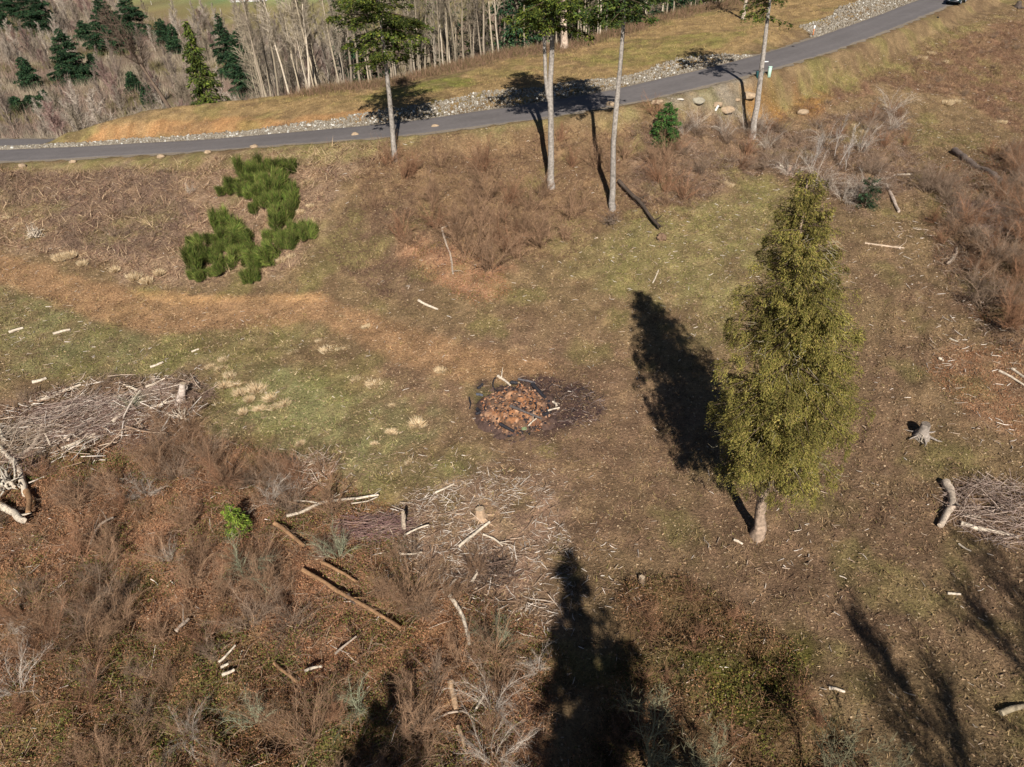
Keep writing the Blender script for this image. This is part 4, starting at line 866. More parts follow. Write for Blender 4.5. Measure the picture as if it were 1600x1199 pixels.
for (px, py, P, s_, lab) in [(297, 304, PGR, .8, 'pale fan-shaped bare shrub left of the broom patch'), (765, 425, PBR, 2.5, 'large fan-shaped brown shrub above the rust coloured bank'), (712, 375, PBR, 2.0, 'upright reddish shrub left of the large fan-shaped one'), (850, 372, PBR, 1.5, 'brown shrub between the forked fir and the slender fir'), (930, 262, PBR, 1.4, 'tall brown shrub in the shadow beside the slender fir'),
                         (385, 905, PLI, 1.4, 'grey-green lichen covered shrub below the yellow-green young cedar'), (530, 870, PLI, 1.2, 'lichen hung shrub beside the fallen logs at centre left'), (455, 800, PPU, 1.5, 'dark upright shrub below the white branching limb'), (520, 800, PBR, 1.7, 'tall dark brown shrub crossed by the white branching limb'), (210, 640, PLI, .9, 'pale green lichen shrub beside the left slash pile'),
                         (330, 730, PBR, 1.4, 'dark fan-shaped shrub at the top of the thicket'), (240, 720, PBR, 1.4, 'wide fan-shaped brown shrub at the top left of the thicket'), (560, 1110, PLI, 1.0, 'grey lichen twig shrub at the bottom left of centre'), (400, 1130, PLI, 1.0, 'pale lichen shrub low in the bottom thicket'), (780, 1010, PLI, 1.1, 'pale lichen shrub just left of the big pointed shadow'),
                         (1350, 300, PGR, 1.2, 'grey tangled shrub around the dark evergreen'), (640, 870, PPU, 1.2, 'purplish shrub beside the broken grey snag'), (745, 895, PBR, .9, 'dark spiky shrub in the pale sticks at centre')]:
    b = ground(px, py); tag(P.put(rs.randint(0, 4), b, rs.uniform(0, 6.28), s_), lab, 'shrub')
# pale birch saplings in the bramble belt
pb = Protos([mk_bare('birch_sapling', RS(500 + i_), 'x', 'tree', None, h=[4.8, 4.0][i_], tr=.045, nl=12, spread=1.0, up=2.2, col=S(196, 184, 172), twig=.01, lev=1, z0=.2, nsub=4, bend=.1) for i_ in range(2)])
for i_, (px, py) in enumerate([(1264, 268), (1270, 262), (1312, 258), (1320, 266), (1302, 248)]): 
    o = pb.put(i_, ground(px, py), rs.uniform(0, 6), rs.uniform(.7, .9), tilt=(rs.normal(0, .06), rs.normal(0.05, .12))); tag(o, 'pale grey birch sapling in the clump above the big cedar tip', 'tree', 'birch saplings above the cedar')
# lichen covered bare trees at the bottom edge
pl = Protos([mk_bare('lichen_tree', RS(520 + i_), 'x', 'tree', None, h=[5.5, 4.4][i_], tr=.09, nl=9, spread=2.2, up=1.2, col=S(132, 126, 98), twig=.012, lev=2, z0=.1, nsub=2, bend=.2) for i_ in range(2)])
for i_, (px, py, s_, lab) in enumerate([(1020, 1215, 1.0, 'pale lichen covered bare tree at the bottom edge in the big shadow'), (1110, 1240, .8, 'second pale lichen tree right of the one in the big shadow'), (1275, 1250, .9, 'pale lichen covered bare tree at the bottom edge of the bushy mound'), (1385, 1260, .7, 'smallest pale lichen tree at the bottom right edge')]):
    b = ground(px, py); tag(pl.put(i_, b, rs.uniform(0, 6), s_), lab, 'tree')

# ================================================================== dry tufts
def tuft(rs, n, h, r):
    mb = MB(); a = rs.uniform(0, 6.28, n); D = np.stack([np.cos(a) * rs.uniform(.1, 1.3, n), np.sin(a) * rs.uniform(.1, 1.3, n), np.ones(n)], 1); P = np.stack([np.cos(a), np.sin(a), a * 0], 1) * (rs.rand(n, 1) * r)
    mb.blades(P, D, rs.uniform(.5, 1.1, n) * h, .035, np.array([S(212, 186, 146), S(190, 162, 124), S(222, 202, 166)])[rs.randint(0, 3, n)], rs); return mb
pt = Protos([tuft(RS(600 + i_), 380, .42, .3).build('grass_tuft', GRASS) for i_ in range(3)])
TF = [(515, 545, 1.3), (542, 540, .6), (585, 598, 1.1), (556, 591, .8), (652, 660, 1.0), (688, 577, .8), (375, 612, 1), (390, 622, .9), (402, 606, 1.1), (425, 618, 1), (430, 634, .9), (446, 626, .8), (405, 636, .7), (360, 586, 1), (346, 574, .8), (350, 600, .9), (368, 598, .8), (458, 548, .6), (572, 508, .7), (395, 528, .7), (612, 672, .8), (380, 642, .7), (498, 530, .5), (470, 690, .6), (350, 560, .7), (330, 570, .6), (585, 690, .5), (612, 630, .5), (535, 490, .5), (640, 720, .5)]
for (px, py, s_) in TF:
    o = pt.put(rs.randint(0, 3), ground(px, py + 4), rs.uniform(0, 6), (s_ * rs.uniform(1.1, 2.1), s_ * rs.uniform(1.1, 1.6), s_ * rs.uniform(.6, 1.2))); tag(o, 'small pale straw tuft on the green patch left of the fire pile', 'grass tuft', 'straw tufts left of the fire pile')
    if (px, py) == (515, 545): tag(o, 'largest round straw tuft standing alone above the green patch', 'grass tuft')
    if (px, py) == (652, 660): tag(o, 'straw tuft nearest the fire pile on its left', 'grass tuft')
for (px, py, s_) in [(95, 402, 1.6), (110, 398, 1.5), (130, 410, 1.2), (210, 432, 1.6), (230, 438, 1.5), (180, 420, 1.2), (470, 330, 1.1), (485, 320, 1.0), (440, 405, 1.2), (455, 398, 1), (250, 425, 1.3), (30, 350, 1.0), (10, 340, 1.1)]:
    tag(pt.put(rs.randint(0, 3), ground(px, py + 4), rs.uniform(0, 6), s_), 'long straw coloured tuft on the dry bank around the broom patch', 'grass tuft', 'long straw tufts on the dry bank')
for (px, py, s_) in [(1480, 160, 1.6), (1492, 158, 1.4), (1360, 200, 1.6), (1350, 205, 1.2), (1440, 90, 1.5), (1455, 82, 1.3), (1475, 95, 1.3), (1565, 190, 1.3), (1380, 165, 1.2), (1130, 285, 1.2), (1140, 288, 1.0), (1330, 195, 1.1)]:
    tag(pt.put(rs.randint(0, 3), ground(px, py + 4), rs.uniform(0, 6), s_), 'straw coloured tuft on the rough slope at upper right', 'grass tuft', 'straw tufts on the upper right slope')

# ================================================================== logs, stumps and sticks
rs = RS(95)
LOGW = mat('log_wood', nscale=7, namp=.4, bump=.5, bscale=30)
def log(pp, rpx, colr, label, name='log', cat='log', lift=0.0, branches=0, k=9, taper=.75, group=None):
    P = W(pp); P = resample(P, .45) if len(P) > 2 else P[0] + (P[1] - P[0]) * np.linspace(0, 1, 8)[:, None]
    n = len(P); dist = np.linalg.norm(P - [0, 0, CAM_H], axis=1).mean(); r = rpx / 2 / FPX * dist
    P[:, 2] = bil(ZZ, P[:, 0], P[:, 1]) + r * .7 + lift; P[:, 2] = np.convolve(np.pad(P[:, 2], 2, 'edge'), np.ones(5) / 5, 'valid')
    if len(pp) == 2: P += np.array([-(P[-1] - P[0])[1], (P[-1] - P[0])[0], 0]) * (np.sin(np.linspace(0, np.pi, n)) * rs.normal(0, .07))[:, None]
    P[1:-1] += rs.normal(0, r * .14, (n - 2, 3)) * [1, 1, .3]
    o = P[0].copy(); P = P - o; mb = MB()
    rad = r * np.linspace(1, taper, n) * rs.uniform(.88, 1.1, n); cc = np.repeat(np.asarray(colr)[None] * rs.uniform(.8, 1.12, (n, 1)), k, 0) * rs.uniform(.85, 1.1, (n * k, 1))
    mb.tube(P, rad, k=k, col=cc, wob=.1, rs=rs, capcol=np.asarray(colr) * 1.15)
    for b in range(branches):
        i_ = rs.randint(1, n - 1); d = (P[-1] - P[0]); d = d / np.linalg.norm(d) + rs.normal(0, .6, 3); d[2] = abs(d[2]) * .6 + .1; d /= np.linalg.norm(d); l = rs.uniform(.3, 1.0); q = P[i_] + d * l
        mb.segs([P[i_], q], [q, q + (d + rs.normal(0, .3, 3)) * l * .5], [r * .4, r * .25], [r * .25, r * .08], colr)
    ob = mb.build(name, LOGW, smooth=True, loc=o); tag(ob, label, cat, group); return ob
WH = S(206, 190, 168); GY_ = S(168, 150, 132); BN = S(150, 116, 84); DK = S(96, 82, 72)
LG_ = [
 ([(-4, 792), (20, 806), (44, 826)], 12, WH, 'pale log cut by the left edge, lower of the bleached logs', 2), ([(27, 732), (38, 752), (43, 778)], 11, WH, 'short thick bleached log beside the grey root wad', 1), ([(46, 776), (51, 790), (50, 812)], 9, BN, 'brown barked log end below the short bleached log', 0),
 ([(2, 742), (14, 754), (28, 772)], 6, WH, 'thin white limb lying below the grey root wad', 1), ([(60, 628), (96, 616), (128, 604)], 5, WH, 'pale upper pole slanting along the top left of the slash pile', 2), ([(176, 660), (206, 640), (228, 622)], 6, WH, 'thick pale split log in the middle of the left slash pile', 1), ([(20, 718), (48, 700), (70, 672)], 7, GY_, 'thick grey log leaning into the left slash pile', 2), ([(86, 650), (112, 634)], 7, WH, 'short thick pale chunk high in the left slash pile', 0), ([(190, 606), (214, 612), (240, 626)], 4, WH, 'pale crooked limb crossing the right half of the slash pile', 2), ([(0, 700), (20, 722), (34, 738)], 7, WH, 'pale log slanting down to the grey root wad', 1), ([(0, 674), (8, 692)], 8, WH, 'short white log at the left edge above the root wad', 0), ([(100, 708), (132, 690), (166, 669)], 6, WH, 'long straight bleached pole in the left slash pile', 0),
 ([(108, 693), (124, 672), (150, 653)], 8, GY_, 'grey split log just above the long bleached pole', 1), ([(65, 662), (72, 680), (79, 697)], 4, WH, 'thin white stick standing across the left slash pile', 0), ([(136, 640), (152, 620)], 5, WH, 'short white split in the middle of the left slash pile', 0), ([(228, 605), (246, 600), (264, 592)], 5, WH, 'pale pole at the upper right of the left slash pile', 0),
 ([(262, 604), (275, 600)], 4, WH, 'short stub right of the pale pole in the slash pile', 0), ([(150, 640), (200, 618), (250, 612)], 5, GY_, 'long grey limb along the top of the left slash pile', 3), ([(60, 700), (110, 650), (160, 606)], 4, DK, 'dark limb slanting up through the left slash pile', 3), ([(236, 642), (262, 632), (285, 628)], 5, WH, 'pale limb at the foot of the big grey stump', 2),
 ([(450, 815), (474, 806), (499, 793), (545, 786), (592, 776)], 5.5, WH, 'long white branching limb lying at centre left', 3), ([(462, 790), (480, 790), (499, 793)], 3, WH, 'thin side limb joining the long white branching limb', 0), ([(550, 792), (575, 786), (590, 778)], 2.5, WH, 'thin white stick beneath the end of the long white limb', 0),
 ([(680, 774), (695, 768), (710, 761)], 3.5, WH, 'thin white stick above the slash at centre', 0), ([(664, 796), (680, 778)], 2.5, GY_, 'thin grey stick slanting below the white one at centre', 0), ([(718, 856), (742, 836), (765, 818)], 6, WH, 'straight white pole in the middle of the pale debris', 0), ([(634, 845), (655, 834), (671, 829)], 3.5, WH, 'curved white stick right of the broken snag', 0), ([(626, 872), (660, 869)], 4, WH, 'short white stick under the broken snag', 0),
 ([(755, 836), (772, 842), (785, 853)], 4, WH, 'pale stick just below the centre stump', 2), ([(646, 924), (658, 903), (670, 888)], 3.5, GY_, 'grey stick leaning in the debris at centre', 0), ([(694, 932), (704, 918), (712, 908)], 4, WH, 'pale split piece above the curved bleached log', 0), ([(738, 910), (746, 893)], 5, WH, 'short upright white chunk left of the big pointed shadow', 0),
 ([(474, 896), (510, 915), (548, 940), (590, 966), (627, 990)], 7, BN, 'long brown fallen log in the middle of the thicket', 1), ([(433, 832), (455, 846), (477, 863)], 7, BN, 'short brown log below the white branching limb', 0), ([(504, 882), (530, 896), (558, 914)], 6, BN, 'mossy brown log between the two longer ones', 0), ([(546, 935), (556, 950)], 5, DK, 'dark broken stub beside the long brown log', 0),
 ([(704, 939), (720, 962), (728, 985), (734, 1012)], 8, WH, 'curved bleached log bending down left of the big shadow', 0), ([(704, 1068), (708, 1088), (713, 1110)], 11, S(190, 158, 124), 'pale tan rotten log at bottom centre', 0), ([(716, 1140), (724, 1160), (729, 1185)], 8, S(190, 158, 124), 'broken tan log end at the very bottom centre', 0),
 ([(678, 1128), (700, 1116), (724, 1114), (745, 1130), (768, 1150)], 4, GY_, 'arched grey branch beside the tan rotten log', 3), ([(526, 1032), (545, 1018), (560, 1008)], 4, GY_, 'grey stick at the bottom thicket left of centre', 0), ([(480, 1058), (492, 1050), (504, 1045)], 5, WH, 'pale split stick in the lower thicket', 0), ([(742, 1115), (758, 1090), (766, 1076)], 4, WH, 'pale forked stick beside the tan rotten log', 1),
 ([(346, 1045), (358, 1036), (372, 1020)], 4, WH, 'uppermost of the three parallel white sticks in the thicket', 0), ([(349, 1053), (361, 1047)], 4.5, WH, 'middle of the three parallel white sticks in the thicket', 0), ([(352, 1067), (370, 1057)], 5, WH, 'lowest of the three parallel white sticks in the thicket', 0), ([(280, 996), (290, 984), (298, 976)], 6, GY_, 'grey broken log end in the lower left thicket', 1), ([(430, 1040), (448, 1055), (464, 1070)], 6, BN, 'tan log with a dark side in the lower thicket', 0), ([(146, 860), (160, 830), (182, 818)], 4, GY_, 'grey dead limb in the left thicket', 2),
 ([(1478, 754), (1484, 768), (1487, 788), (1480, 804), (1468, 826)], 13, S(186, 168, 148), 'thick curved bleached log lying alone at right', 1), ([(1500, 821), (1530, 828), (1560, 832), (1591, 839)], 7, WH, 'long straight white log at the right edge', 0), ([(1503, 806), (1532, 809)], 4, WH, 'short white stick above the long white log at right', 0), ([(1551, 804), (1562, 782)], 3.5, GY_, 'grey stick leaning in the right brush pile', 0),
 ([(1497, 852), (1516, 864)], 3, WH, 'thin white stick below the curved bleached log', 0), ([(1490, 240), (1520, 262), (1562, 291)], 10, S(112, 98, 88), 'dark weathered log on the upper right slope', 0), ([(1382, 293), (1394, 312), (1404, 332)], 6, S(176, 158, 142), 'grey log lying below the dark evergreen shrub', 0), ([(1402, 271), (1425, 273)], 3.5, WH, 'short white stick above the grey log at upper right', 0),
 ([(1350, 384), (1380, 388), (1412, 391)], 3, S(190, 168, 144), 'thin pale pole right of the big cedar', 2), ([(1560, 582), (1580, 592), (1600, 606)], 4, WH, 'lower pale stick at the right edge', 0), ([(1580, 578), (1602, 594)], 4, WH, 'upper pale stick at the right edge', 0), ([(1484, 530), (1496, 536)], 3, WH, 'small white stick on the dirt right of the cedar', 0), ([(1466, 562), (1473, 566)], 4, WH, 'tiny white chip on the dirt right of the ruts', 0),
 ([(1480, 418), (1492, 400), (1496, 384)], 5, GY_, 'curved grey root limb at the edge of the right brush', 0), ([(654, 469), (668, 477), (684, 484)], 4.5, WH, 'white stick alone on the slope below the bank', 0), ([(1294, 1077), (1306, 1078), (1320, 1082)], 5, WH, 'white stick near the bottom right mound', 0), ([(1562, 1116), (1580, 1108), (1604, 1104)], 8, S(150, 136, 112), 'pale log end cut by the right edge near the bottom', 0),
 ([(1192, 834), (1176, 836)], 6, WH, 'small white chunk at the foot of the big cedar', 0), ([(1146, 848), (1160, 854)], 5, WH, 'small white chunk left of the cedar foot', 0), ([(1480, 928), (1500, 930)], 4, WH, 'short white stick on the dirt at lower right', 0), ([(84, 524), (98, 518), (110, 515)], 4, WH, 'white stick on the green patch at far left', 0), ([(16, 524), (26, 520), (38, 516)], 4, WH, 'white stick nearest the left edge on the green patch', 0), ([(52, 600), (64, 597), (73, 593)], 5, WH, 'pale stick just above the left slash pile', 0), ([(236, 576), (256, 568)], 4, WH, 'pale stick right of the left slash pile top', 0), ([(300, 552), (312, 548)], 3, WH, 'small pale stick near the dirt path', 0),
 ([(1020, 444), (1026, 430), (1029, 422)], 2.5, WH, 'thin curved white stick on the green slope beside the shadow', 0), ([(688, 352), (696, 378), (704, 402), (708, 430)], 4, GY_, 'pale dead limb on the rust coloured bank', 3), ([(690, 360), (716, 350)], 3, WH, 'short pale branch across the top of the bank limb', 0)]
for pp, r, c, lab, br in LG_:
    log(pp, r * .9, c, lab, branches=br, lift=(.38 if pp[0][1] > 740 and pp[0][0] < 640 else .12 if pp[0][1] > 600 and pp[0][0] < 860 else 0), name='log' if r > 4.6 else 'stick', cat='log' if r > 4.6 else 'stick')
# fallen dark limb and its root ball beside the slender fir
log([(966, 290), (982, 308), (1000, 326), (1012, 344), (1030, 366)], 6, S(84, 72, 62), 'dark fallen limb running down from the slender fir', name='fallen_limb', cat='log', lift=.35, branches=5)
def lump(name, px, py, sx, sy, sz, colr, label, cat, m, seed, sub=3, amp=.25, sink=.25, group=None):
    import bmesh
    bm = bmesh.new(); bmesh.ops.create_icosphere(bm, subdivisions=sub, radius=1); V = np.array([v.co[:] for v in bm.verts]); F = np.array([[v.index for v in f.verts] for f in bm.faces]); bm.free()
    r_ = RS(seed); f = 1 + amp * (fbm(V[:, 0] * 3 + V[:, 2] * 2 + 9, V[:, 1] * 3 - V[:, 2] + 9, 1.3, seed) - .5) * 3; N_ = r_.normal(size=(7, 3)); N_ /= np.linalg.norm(N_, axis=1)[:, None]
    for nn in N_: d = V @ nn; V = V - np.maximum(d - .78, 0)[:, None] * nn
    V = V * f[:, None] * [sx, sy, sz]; V[:, 2] = np.maximum(V[:, 2], -sz * .6)
    mb = MB(); mb.add(V, T=F, col=np.asarray(colr) * r_.uniform(.85, 1.12, (len(V), 1))); b = ground(px, py); o = mb.build(name, m, loc=(b[0], b[1], gz(b[0], b[1]) + sz * (1 - sink * 2) * .6)); tag(o, label, cat, group); return o
STONE = mat('boulder_stone', nscale=4, namp=.25, bump=.5, bscale=12)
TAN = S(160, 138, 112); GR = S(150, 142, 124)
for i_, (px, py, s_, c, lab) in enumerate([(955, 165, .75, TAN, 'tan boulder beside the slender fir trunk at the road edge'), (1026, 162, .8, TAN, 'rounded tan boulder on the verge above the young fir'), (1089, 161, .95, GR, 'pale grey-green boulder in the boulder row'), (1121, 165, .8, TAN, 'brown boulder in the shadow of the sparse fir'), (1135, 174, 1.1, TAN, 'largest tan boulder below the road shoulder'), (1168, 152, 1.1, TAN, 'broad tan boulder just left of the sparse fir trunk'), (1152, 158, .45, TAN, 'small tan rock left of the broad boulder'),
                                           (1254, 177, .85, TAN, 'low tan boulder right of the sparse fir'), (397, 231, .6, TAN, 'tan rock on the verge above the broom patch'), (325, 239, .55, TAN, 'tan rock on the verge left of the broom patch'), (252, 246, .6, TAN, 'flat tan rock on the left verge'), (115, 254, .55, TAN, 'grey-tan rock on the verge near the left edge'), (36, 261, .7, TAN, 'flat rock nearest the left edge of the verge'),
                                           (680, 199, .5, TAN, 'small tan rock on the verge left of the forked fir'), (618, 206, .5, TAN, 'small tan rock behind the leftmost tall fir'), (555, 212, .6, TAN, 'flat rock on the verge left of the leftmost tall fir')]):
    lump('boulder', px, py, s_ * .8, s_ * .55, s_ * .42, c, lab, 'boulder', STONE, 700 + i_)
lump('root_ball', 1035, 375, .42, .36, .42, S(120, 96, 76), 'round brown root ball at the lower end of the dark fallen limb', 'root ball', LOGW, 731, amp=.5)
lump('gravel_patch', 1063, 156, .4, .3, .1, S(216, 206, 192), 'white spill of gravel on the verge above the young fir', 'gravel', STONE, 732)
def stump(px, py, h, r, colr, label, seed, lean=(0, 0), roots=6, char=False, name='stump'):
    rs = RS(seed); b = ground(px, py); root = empty(name, b); tag(root, label, 'stump'); z = np.array([-.15, .05, h * .4, h * .75, h]); rad = r * np.array([1.5, 1.25, .95, .85, .8])
    mb = MB(); k = 12; cc = np.repeat(np.asarray(colr)[None], 5 * k, 0) * rs.uniform(.6 if char else .8, 1.15, (5 * k, 1)); mb.tube(np.stack([lean[0] * z, lean[1] * z, z], 1), rad, k=k, col=cc, wob=.14, rs=rs, capcol=S(190, 168, 140) if not char else S(120, 108, 96))
    n = 9; a = rs.uniform(0, 6.28, n); P = np.stack([np.cos(a), np.sin(a), a * 0 + h / r], 1) * r * .7 + [lean[0] * h, lean[1] * h, -.02]; mb.segs(P, P + np.stack([np.cos(a) * .03, np.sin(a) * .03, rs.uniform(.08, .35, n)], 1), .05, .01, np.asarray(colr) * .95); mb.build('trunk', LOGW, root)
    mb = MB()
    for a in np.linspace(0, 6.28, roots, endpoint=False) + rs.uniform(0, .5): 
        d = np.array([np.cos(a), np.sin(a), -.12]); p = d * r * .8 + [0, 0, .12]; q = p + d * r * rs.uniform(1.2, 2.2); q[2] = -.02; mb.segs([p, q], [q, q + (d + rs.normal(0, .4, 3)) * r * [1, 1, .1]], [r * .3, r * .18], [r * .18, r * .05], colr)
    mb.build('roots', LOGW, root); return root
stump(283, 630, 1.5, .28, S(180, 164, 150), 'big split grey stump leaning at the right end of the left slash pile', 801, lean=(.3, .2))
stump(752, 808, .6, .3, S(178, 150, 122), 'pale double topped stump in the middle of the slash', 802, lean=(-.1, .1)); stump(631, 830, 1.5, .12, S(176, 158, 138), 'broken grey snag standing left of the centre stump', 803, lean=(.08, 0), roots=4)
stump(1441, 680, .9, .34, S(150, 138, 126), 'charred grey stump on the dirt right of the cedar', 804, char=True); stump(1232, 272, .8, .3, S(150, 126, 108), 'brown stump in brush above the big cedar', 805); stump(1212, 268, .8, .2, S(96, 80, 70), 'dark stump left of the brown one above the big cedar', 806, char=True); stump(1590, 12, .9, .4, S(96, 84, 76), 'dark stump at the top right corner', 807, char=True)
stump(1002, 912, .5, .2, S(120, 100, 80), 'small stump hidden at the top of the bushy mound', 808)
# root wads
def rootwad(px, py, r, n, colr, label, seed, rad=.05):
    rs = RS(seed); b = ground(px, py); mb = MB(); D = rand_dirs(n, rs, -10, 80); P0 = rs.normal(0, r * .2, (n, 3)); P0[:, 2] = np.abs(P0[:, 2]); L = rs.uniform(.4, 1.1, (n, 1)) * r; P1 = P0 + D * L * .55; P2 = P1 + (D + rs.normal(0, .6, (n, 3))) * L * .5; c = np.asarray(colr) * rs.uniform(.6, 1.15, (n, 1))
    mb.segs(P0, P1, rad, rad * .7, c, k=5); mb.segs(P1, P2, rad * .7, rad * .2, c, k=4); o = mb.build('root_wad', LOGW, loc=(b[0], b[1], gz(b[0], b[1]) + .05)); tag(o, label, 'root wad'); return o
rootwad(56, 372, 1.0, 46, WH, 'white splintered root wad on the grass at far left', 811, .05); rootwad(12, 765, 1.3, 34, S(190, 178, 160), 'grey root wad among bleached logs at the left edge', 812, .1)
rootwad(283, 655, .7, 30, WH, 'pale splintered wood heap below the big grey stump', 813, .05); rootwad(1442, 688, .5, 26, WH, 'pale splinters around the charred stump', 814, .03)
rootwad(955, 352, 1.2, 60, S(130, 112, 96), 'tangle of dark dead roots below the slender fir', 815, .022); rootwad(1350, 300, 1.2, 40, S(150, 136, 124), 'dead grey limbs around the evergreen shrub', 816, .022)
# piles of thin dead branches
def brushpile(name, px, py, rx, ry, h, n, colr, label, seed, L=(.8, 2.4), dir_=None, r=.014):
    rs = RS(seed); b = ground(px, py); a = rs.uniform(0, 6.28, n); q = np.sqrt(rs.rand(n)); x = np.cos(a) * q * rx; y = np.sin(a) * q * ry; top = h * (1 - q ** 2)
    P = np.stack([x, y, bil(ZZ, b[0] + x, b[1] + y) - b[2] + rs.rand(n) * top + .03], 1); ang = rs.normal(dir_, .45, n) if dir_ is not None else rs.uniform(0, 6.28, n); D = np.stack([np.cos(ang), np.sin(ang), rs.normal(0, .16, n)], 1); l = rs.uniform(*L, n)[:, None]
    c = np.asarray(colr)[rs.randint(0, len(colr), n)] * rs.uniform(.75, 1.2, (n, 1)); mb = MB(); rr = r * rs.uniform(.5, 1.6, n); B = D + rs.normal(0, .25, (n, 3)); mb.segs(P - D * l / 2, P, rr, rr * .9, c); mb.segs(P, P + B * l / 2, rr * .9, rr * .3, c)
    o = mb.build(name, TWIG, loc=b); tag(o, label, 'brush pile'); return o
brushpile('brush_pile', 1572, 800, 3.2, 2.6, .9, 700, [S(150, 130, 118), S(116, 96, 84), S(176, 156, 140)], 'pile of thin dead branches at the right edge above the long white log', 821)
brushpile('brush_pile', 130, 655, 4.2, 2.6, 1.3, 850, [S(142, 120, 108), S(112, 90, 80), S(180, 162, 146)], 'purple-brown heap of dead branches in the left slash pile', 822, dir_=.5)
brushpile('brush_pile', 30, 690, 2.6, 2.4, .9, 420, [S(150, 132, 116), S(190, 172, 150)], 'grey heap of dead branches at the left edge', 823)
brushpile('brush_pile', 1540, 340, 3.2, 2.8, .9, 600, [S(150, 130, 124), S(118, 94, 86)], 'purple-grey tangle of dead branches on the right slope', 824)
brushpile('brush_pile', 590, 825, 2.2, 1.0, .6, 320, [S(116, 88, 84), S(146, 120, 108)], 'dark bundle of combed twigs left of the broken snag', 825, dir_=0.0)
brushpile('brush_pile', 765, 892, 1.5, 1.0, .5, 170, [S(92, 76, 66), S(120, 98, 84)], 'small dark twig heap in the pale debris at centre', 826)
brushpile('brush_pile', 245, 615, 2.4, 1.2, .6, 300, [S(176, 156, 138), S(140, 118, 106)], 'pale twig heap at the right end of the left slash pile', 827, dir_=.3)
brushpile('brush_pile', 480, 735, 1.8, 1.6, .6, 90, [WH, S(184, 160, 146)], 'loose heap of white twigs at the top of the thicket', 828, r=.02)

# ================================================================== burnt pile
rs = RS(97); b = ground(805, 645); n = 60; u = np.linspace(-1, 1, n); GXX, GYY = np.meshgrid(u, u); rr = np.sqrt(GXX ** 2 + GYY ** 2); ax, ay = 3.1, 3.1
f = fbm(GXX * 3 + 20, GYY * 3 + 20, 1.0, 3) ; f2 = fbm(GXX * 3 + 50, GYY * 3 + 50, .35, 4)
zb = bil(ZZ, b[0] + GXX * ax, b[1] + GYY * ay) - b[2]; edge = 1 - sstep(.55, .98, rr + (f - .5) * 1.2); zh = edge * (.12 + .5 * f) + (f2 - .5) * .5 * edge
c = np.where(f2[..., None] > .5, S(150, 104, 70), S(108, 80, 60)); g_ = sstep(.52, .62, fbm(GXX * 3, GYY * 3, .55, 9))[..., None]; c = c * (1 - g_ * .8) + S(106, 86, 70) * g_ * .8; g_ = sstep(.6, .7, fbm(GXX * 3, GYY * 3, .4, 19))[..., None]; c = c * (1 - g_) + S(176, 136, 104) * g_
g_ = sstep(.5, .85, rr + (f2 - .5) * .8)[..., None]; c = c * (1 - g_) + S(84, 66, 58) * g_
mb = MB(); i, j = np.meshgrid(np.arange(n - 1), np.arange(n - 1)); q = (j * n + i).ravel(); k = (rr.ravel()[q] < .97)
q = q[k]; mb.add(np.stack([GXX * ax, GYY * ay, zb + zh - .03 + .05 * edge], -1).reshape(-1, 3), Q=np.stack([q, q + 1, q + n + 1, q + n], 1), col=c.reshape(-1, 3))
ash = _n = 900; _a = rs.uniform(0, 6.28, _n); _r = rs.rand(_n) ** .6 * .8; _x, _y = np.cos(_a) * _r, np.sin(_a) * _r; _i = np.clip(((_x + 1) / 2 * (n - 1)).astype(int), 0, n - 1); _j = np.clip(((_y + 1) / 2 * (n - 1)).astype(int), 0, n - 1); _s = rs.uniform(.03, .13, _n); _c = np.array([S(60, 52, 52), S(138, 94, 66), S(104, 82, 70), S(160, 124, 98), S(40, 38, 42)])[rs.randint(0, 5, _n)]
rocks(mb, np.stack([_x * ax, _y * ay, zb[_j, _i] + zh[_j, _i]], 1), _s, _c, rs)
ash = mb.build('ash_mound', mat('burnt_soil', nscale=7, namp=.35, bump=.7, bscale=18), loc=b, smooth=True); tag(ash, 'orange and grey burnt mound of a slash fire in the middle of the clearing', 'burn pile')
def pz(x, y): return float(np.interp(math.hypot((x - b[0]) / ax, (y - b[1]) / ay), [0, .5, .9, 1.2], [.7, .6, .2, .02]))
CH = mat('charcoal', nscale=12, namp=.4, bump=.6, rough=.6, spec=.4)
CHC = S(44, 42, 46)
CL = [([(832, 606), (842, 618), (852, 629)], 7, CHC, 'blackest charred log on the upper right of the burnt mound'), ([(782, 674), (792, 680), (803, 686)], 6, CHC, 'black charred log lying in front of the burnt mound'), ([(798, 650), (820, 660), (846, 671)], 4.5, S(96, 88, 84), 'long grey charred pole across the burnt mound'), ([(733, 621), (735, 632), (734, 640)], 3, CHC, 'thin black stub left of the burnt mound'), ([(746, 645), (750, 652), (744, 654)], 6, CHC, 'short charred chunk at the left foot of the mound'),
      ([(759, 643), (760, 653)], 2.5, CHC, 'thin black upright at the left front of the mound'), ([(778, 588), (790, 597), (797, 604)], 5, WH, 'pale forked root at the top of the burnt mound'), ([(798, 603), (808, 604)], 6, CHC, 'charred block beside the pale forked root'), ([(746, 606), (754, 600)], 5, CHC, 'charred block at the upper left of the mound'), ([(744, 618), (754, 620)], 5, S(90, 92, 100), 'grey charred block on the left of the mound'),
      ([(836, 644), (838, 654)], 2.5, CHC, 'left of two thin black uprights on the mound'), ([(857, 641), (859, 650)], 2.5, CHC, 'right of two thin black uprights on the mound'), ([(850, 660), (856, 656)], 6, CHC, 'charred stub at the right front of the mound'), ([(826, 676), (838, 665)], 2.5, WH, 'thin white stick at the foot of the mound'), ([(856, 651), (874, 647)], 3.5, WH, 'white stick right of the burnt mound'), ([(864, 636), (870, 642)], 4, WH, 'short white chunk right of the burnt mound'), ([(774, 590), (776, 612)], 3, CHC, 'black stick up the back of the mound'), ([(810, 596), (826, 600), (836, 604)], 4, S(110, 104, 104), 'grey ash covered log along the back of the mound')]
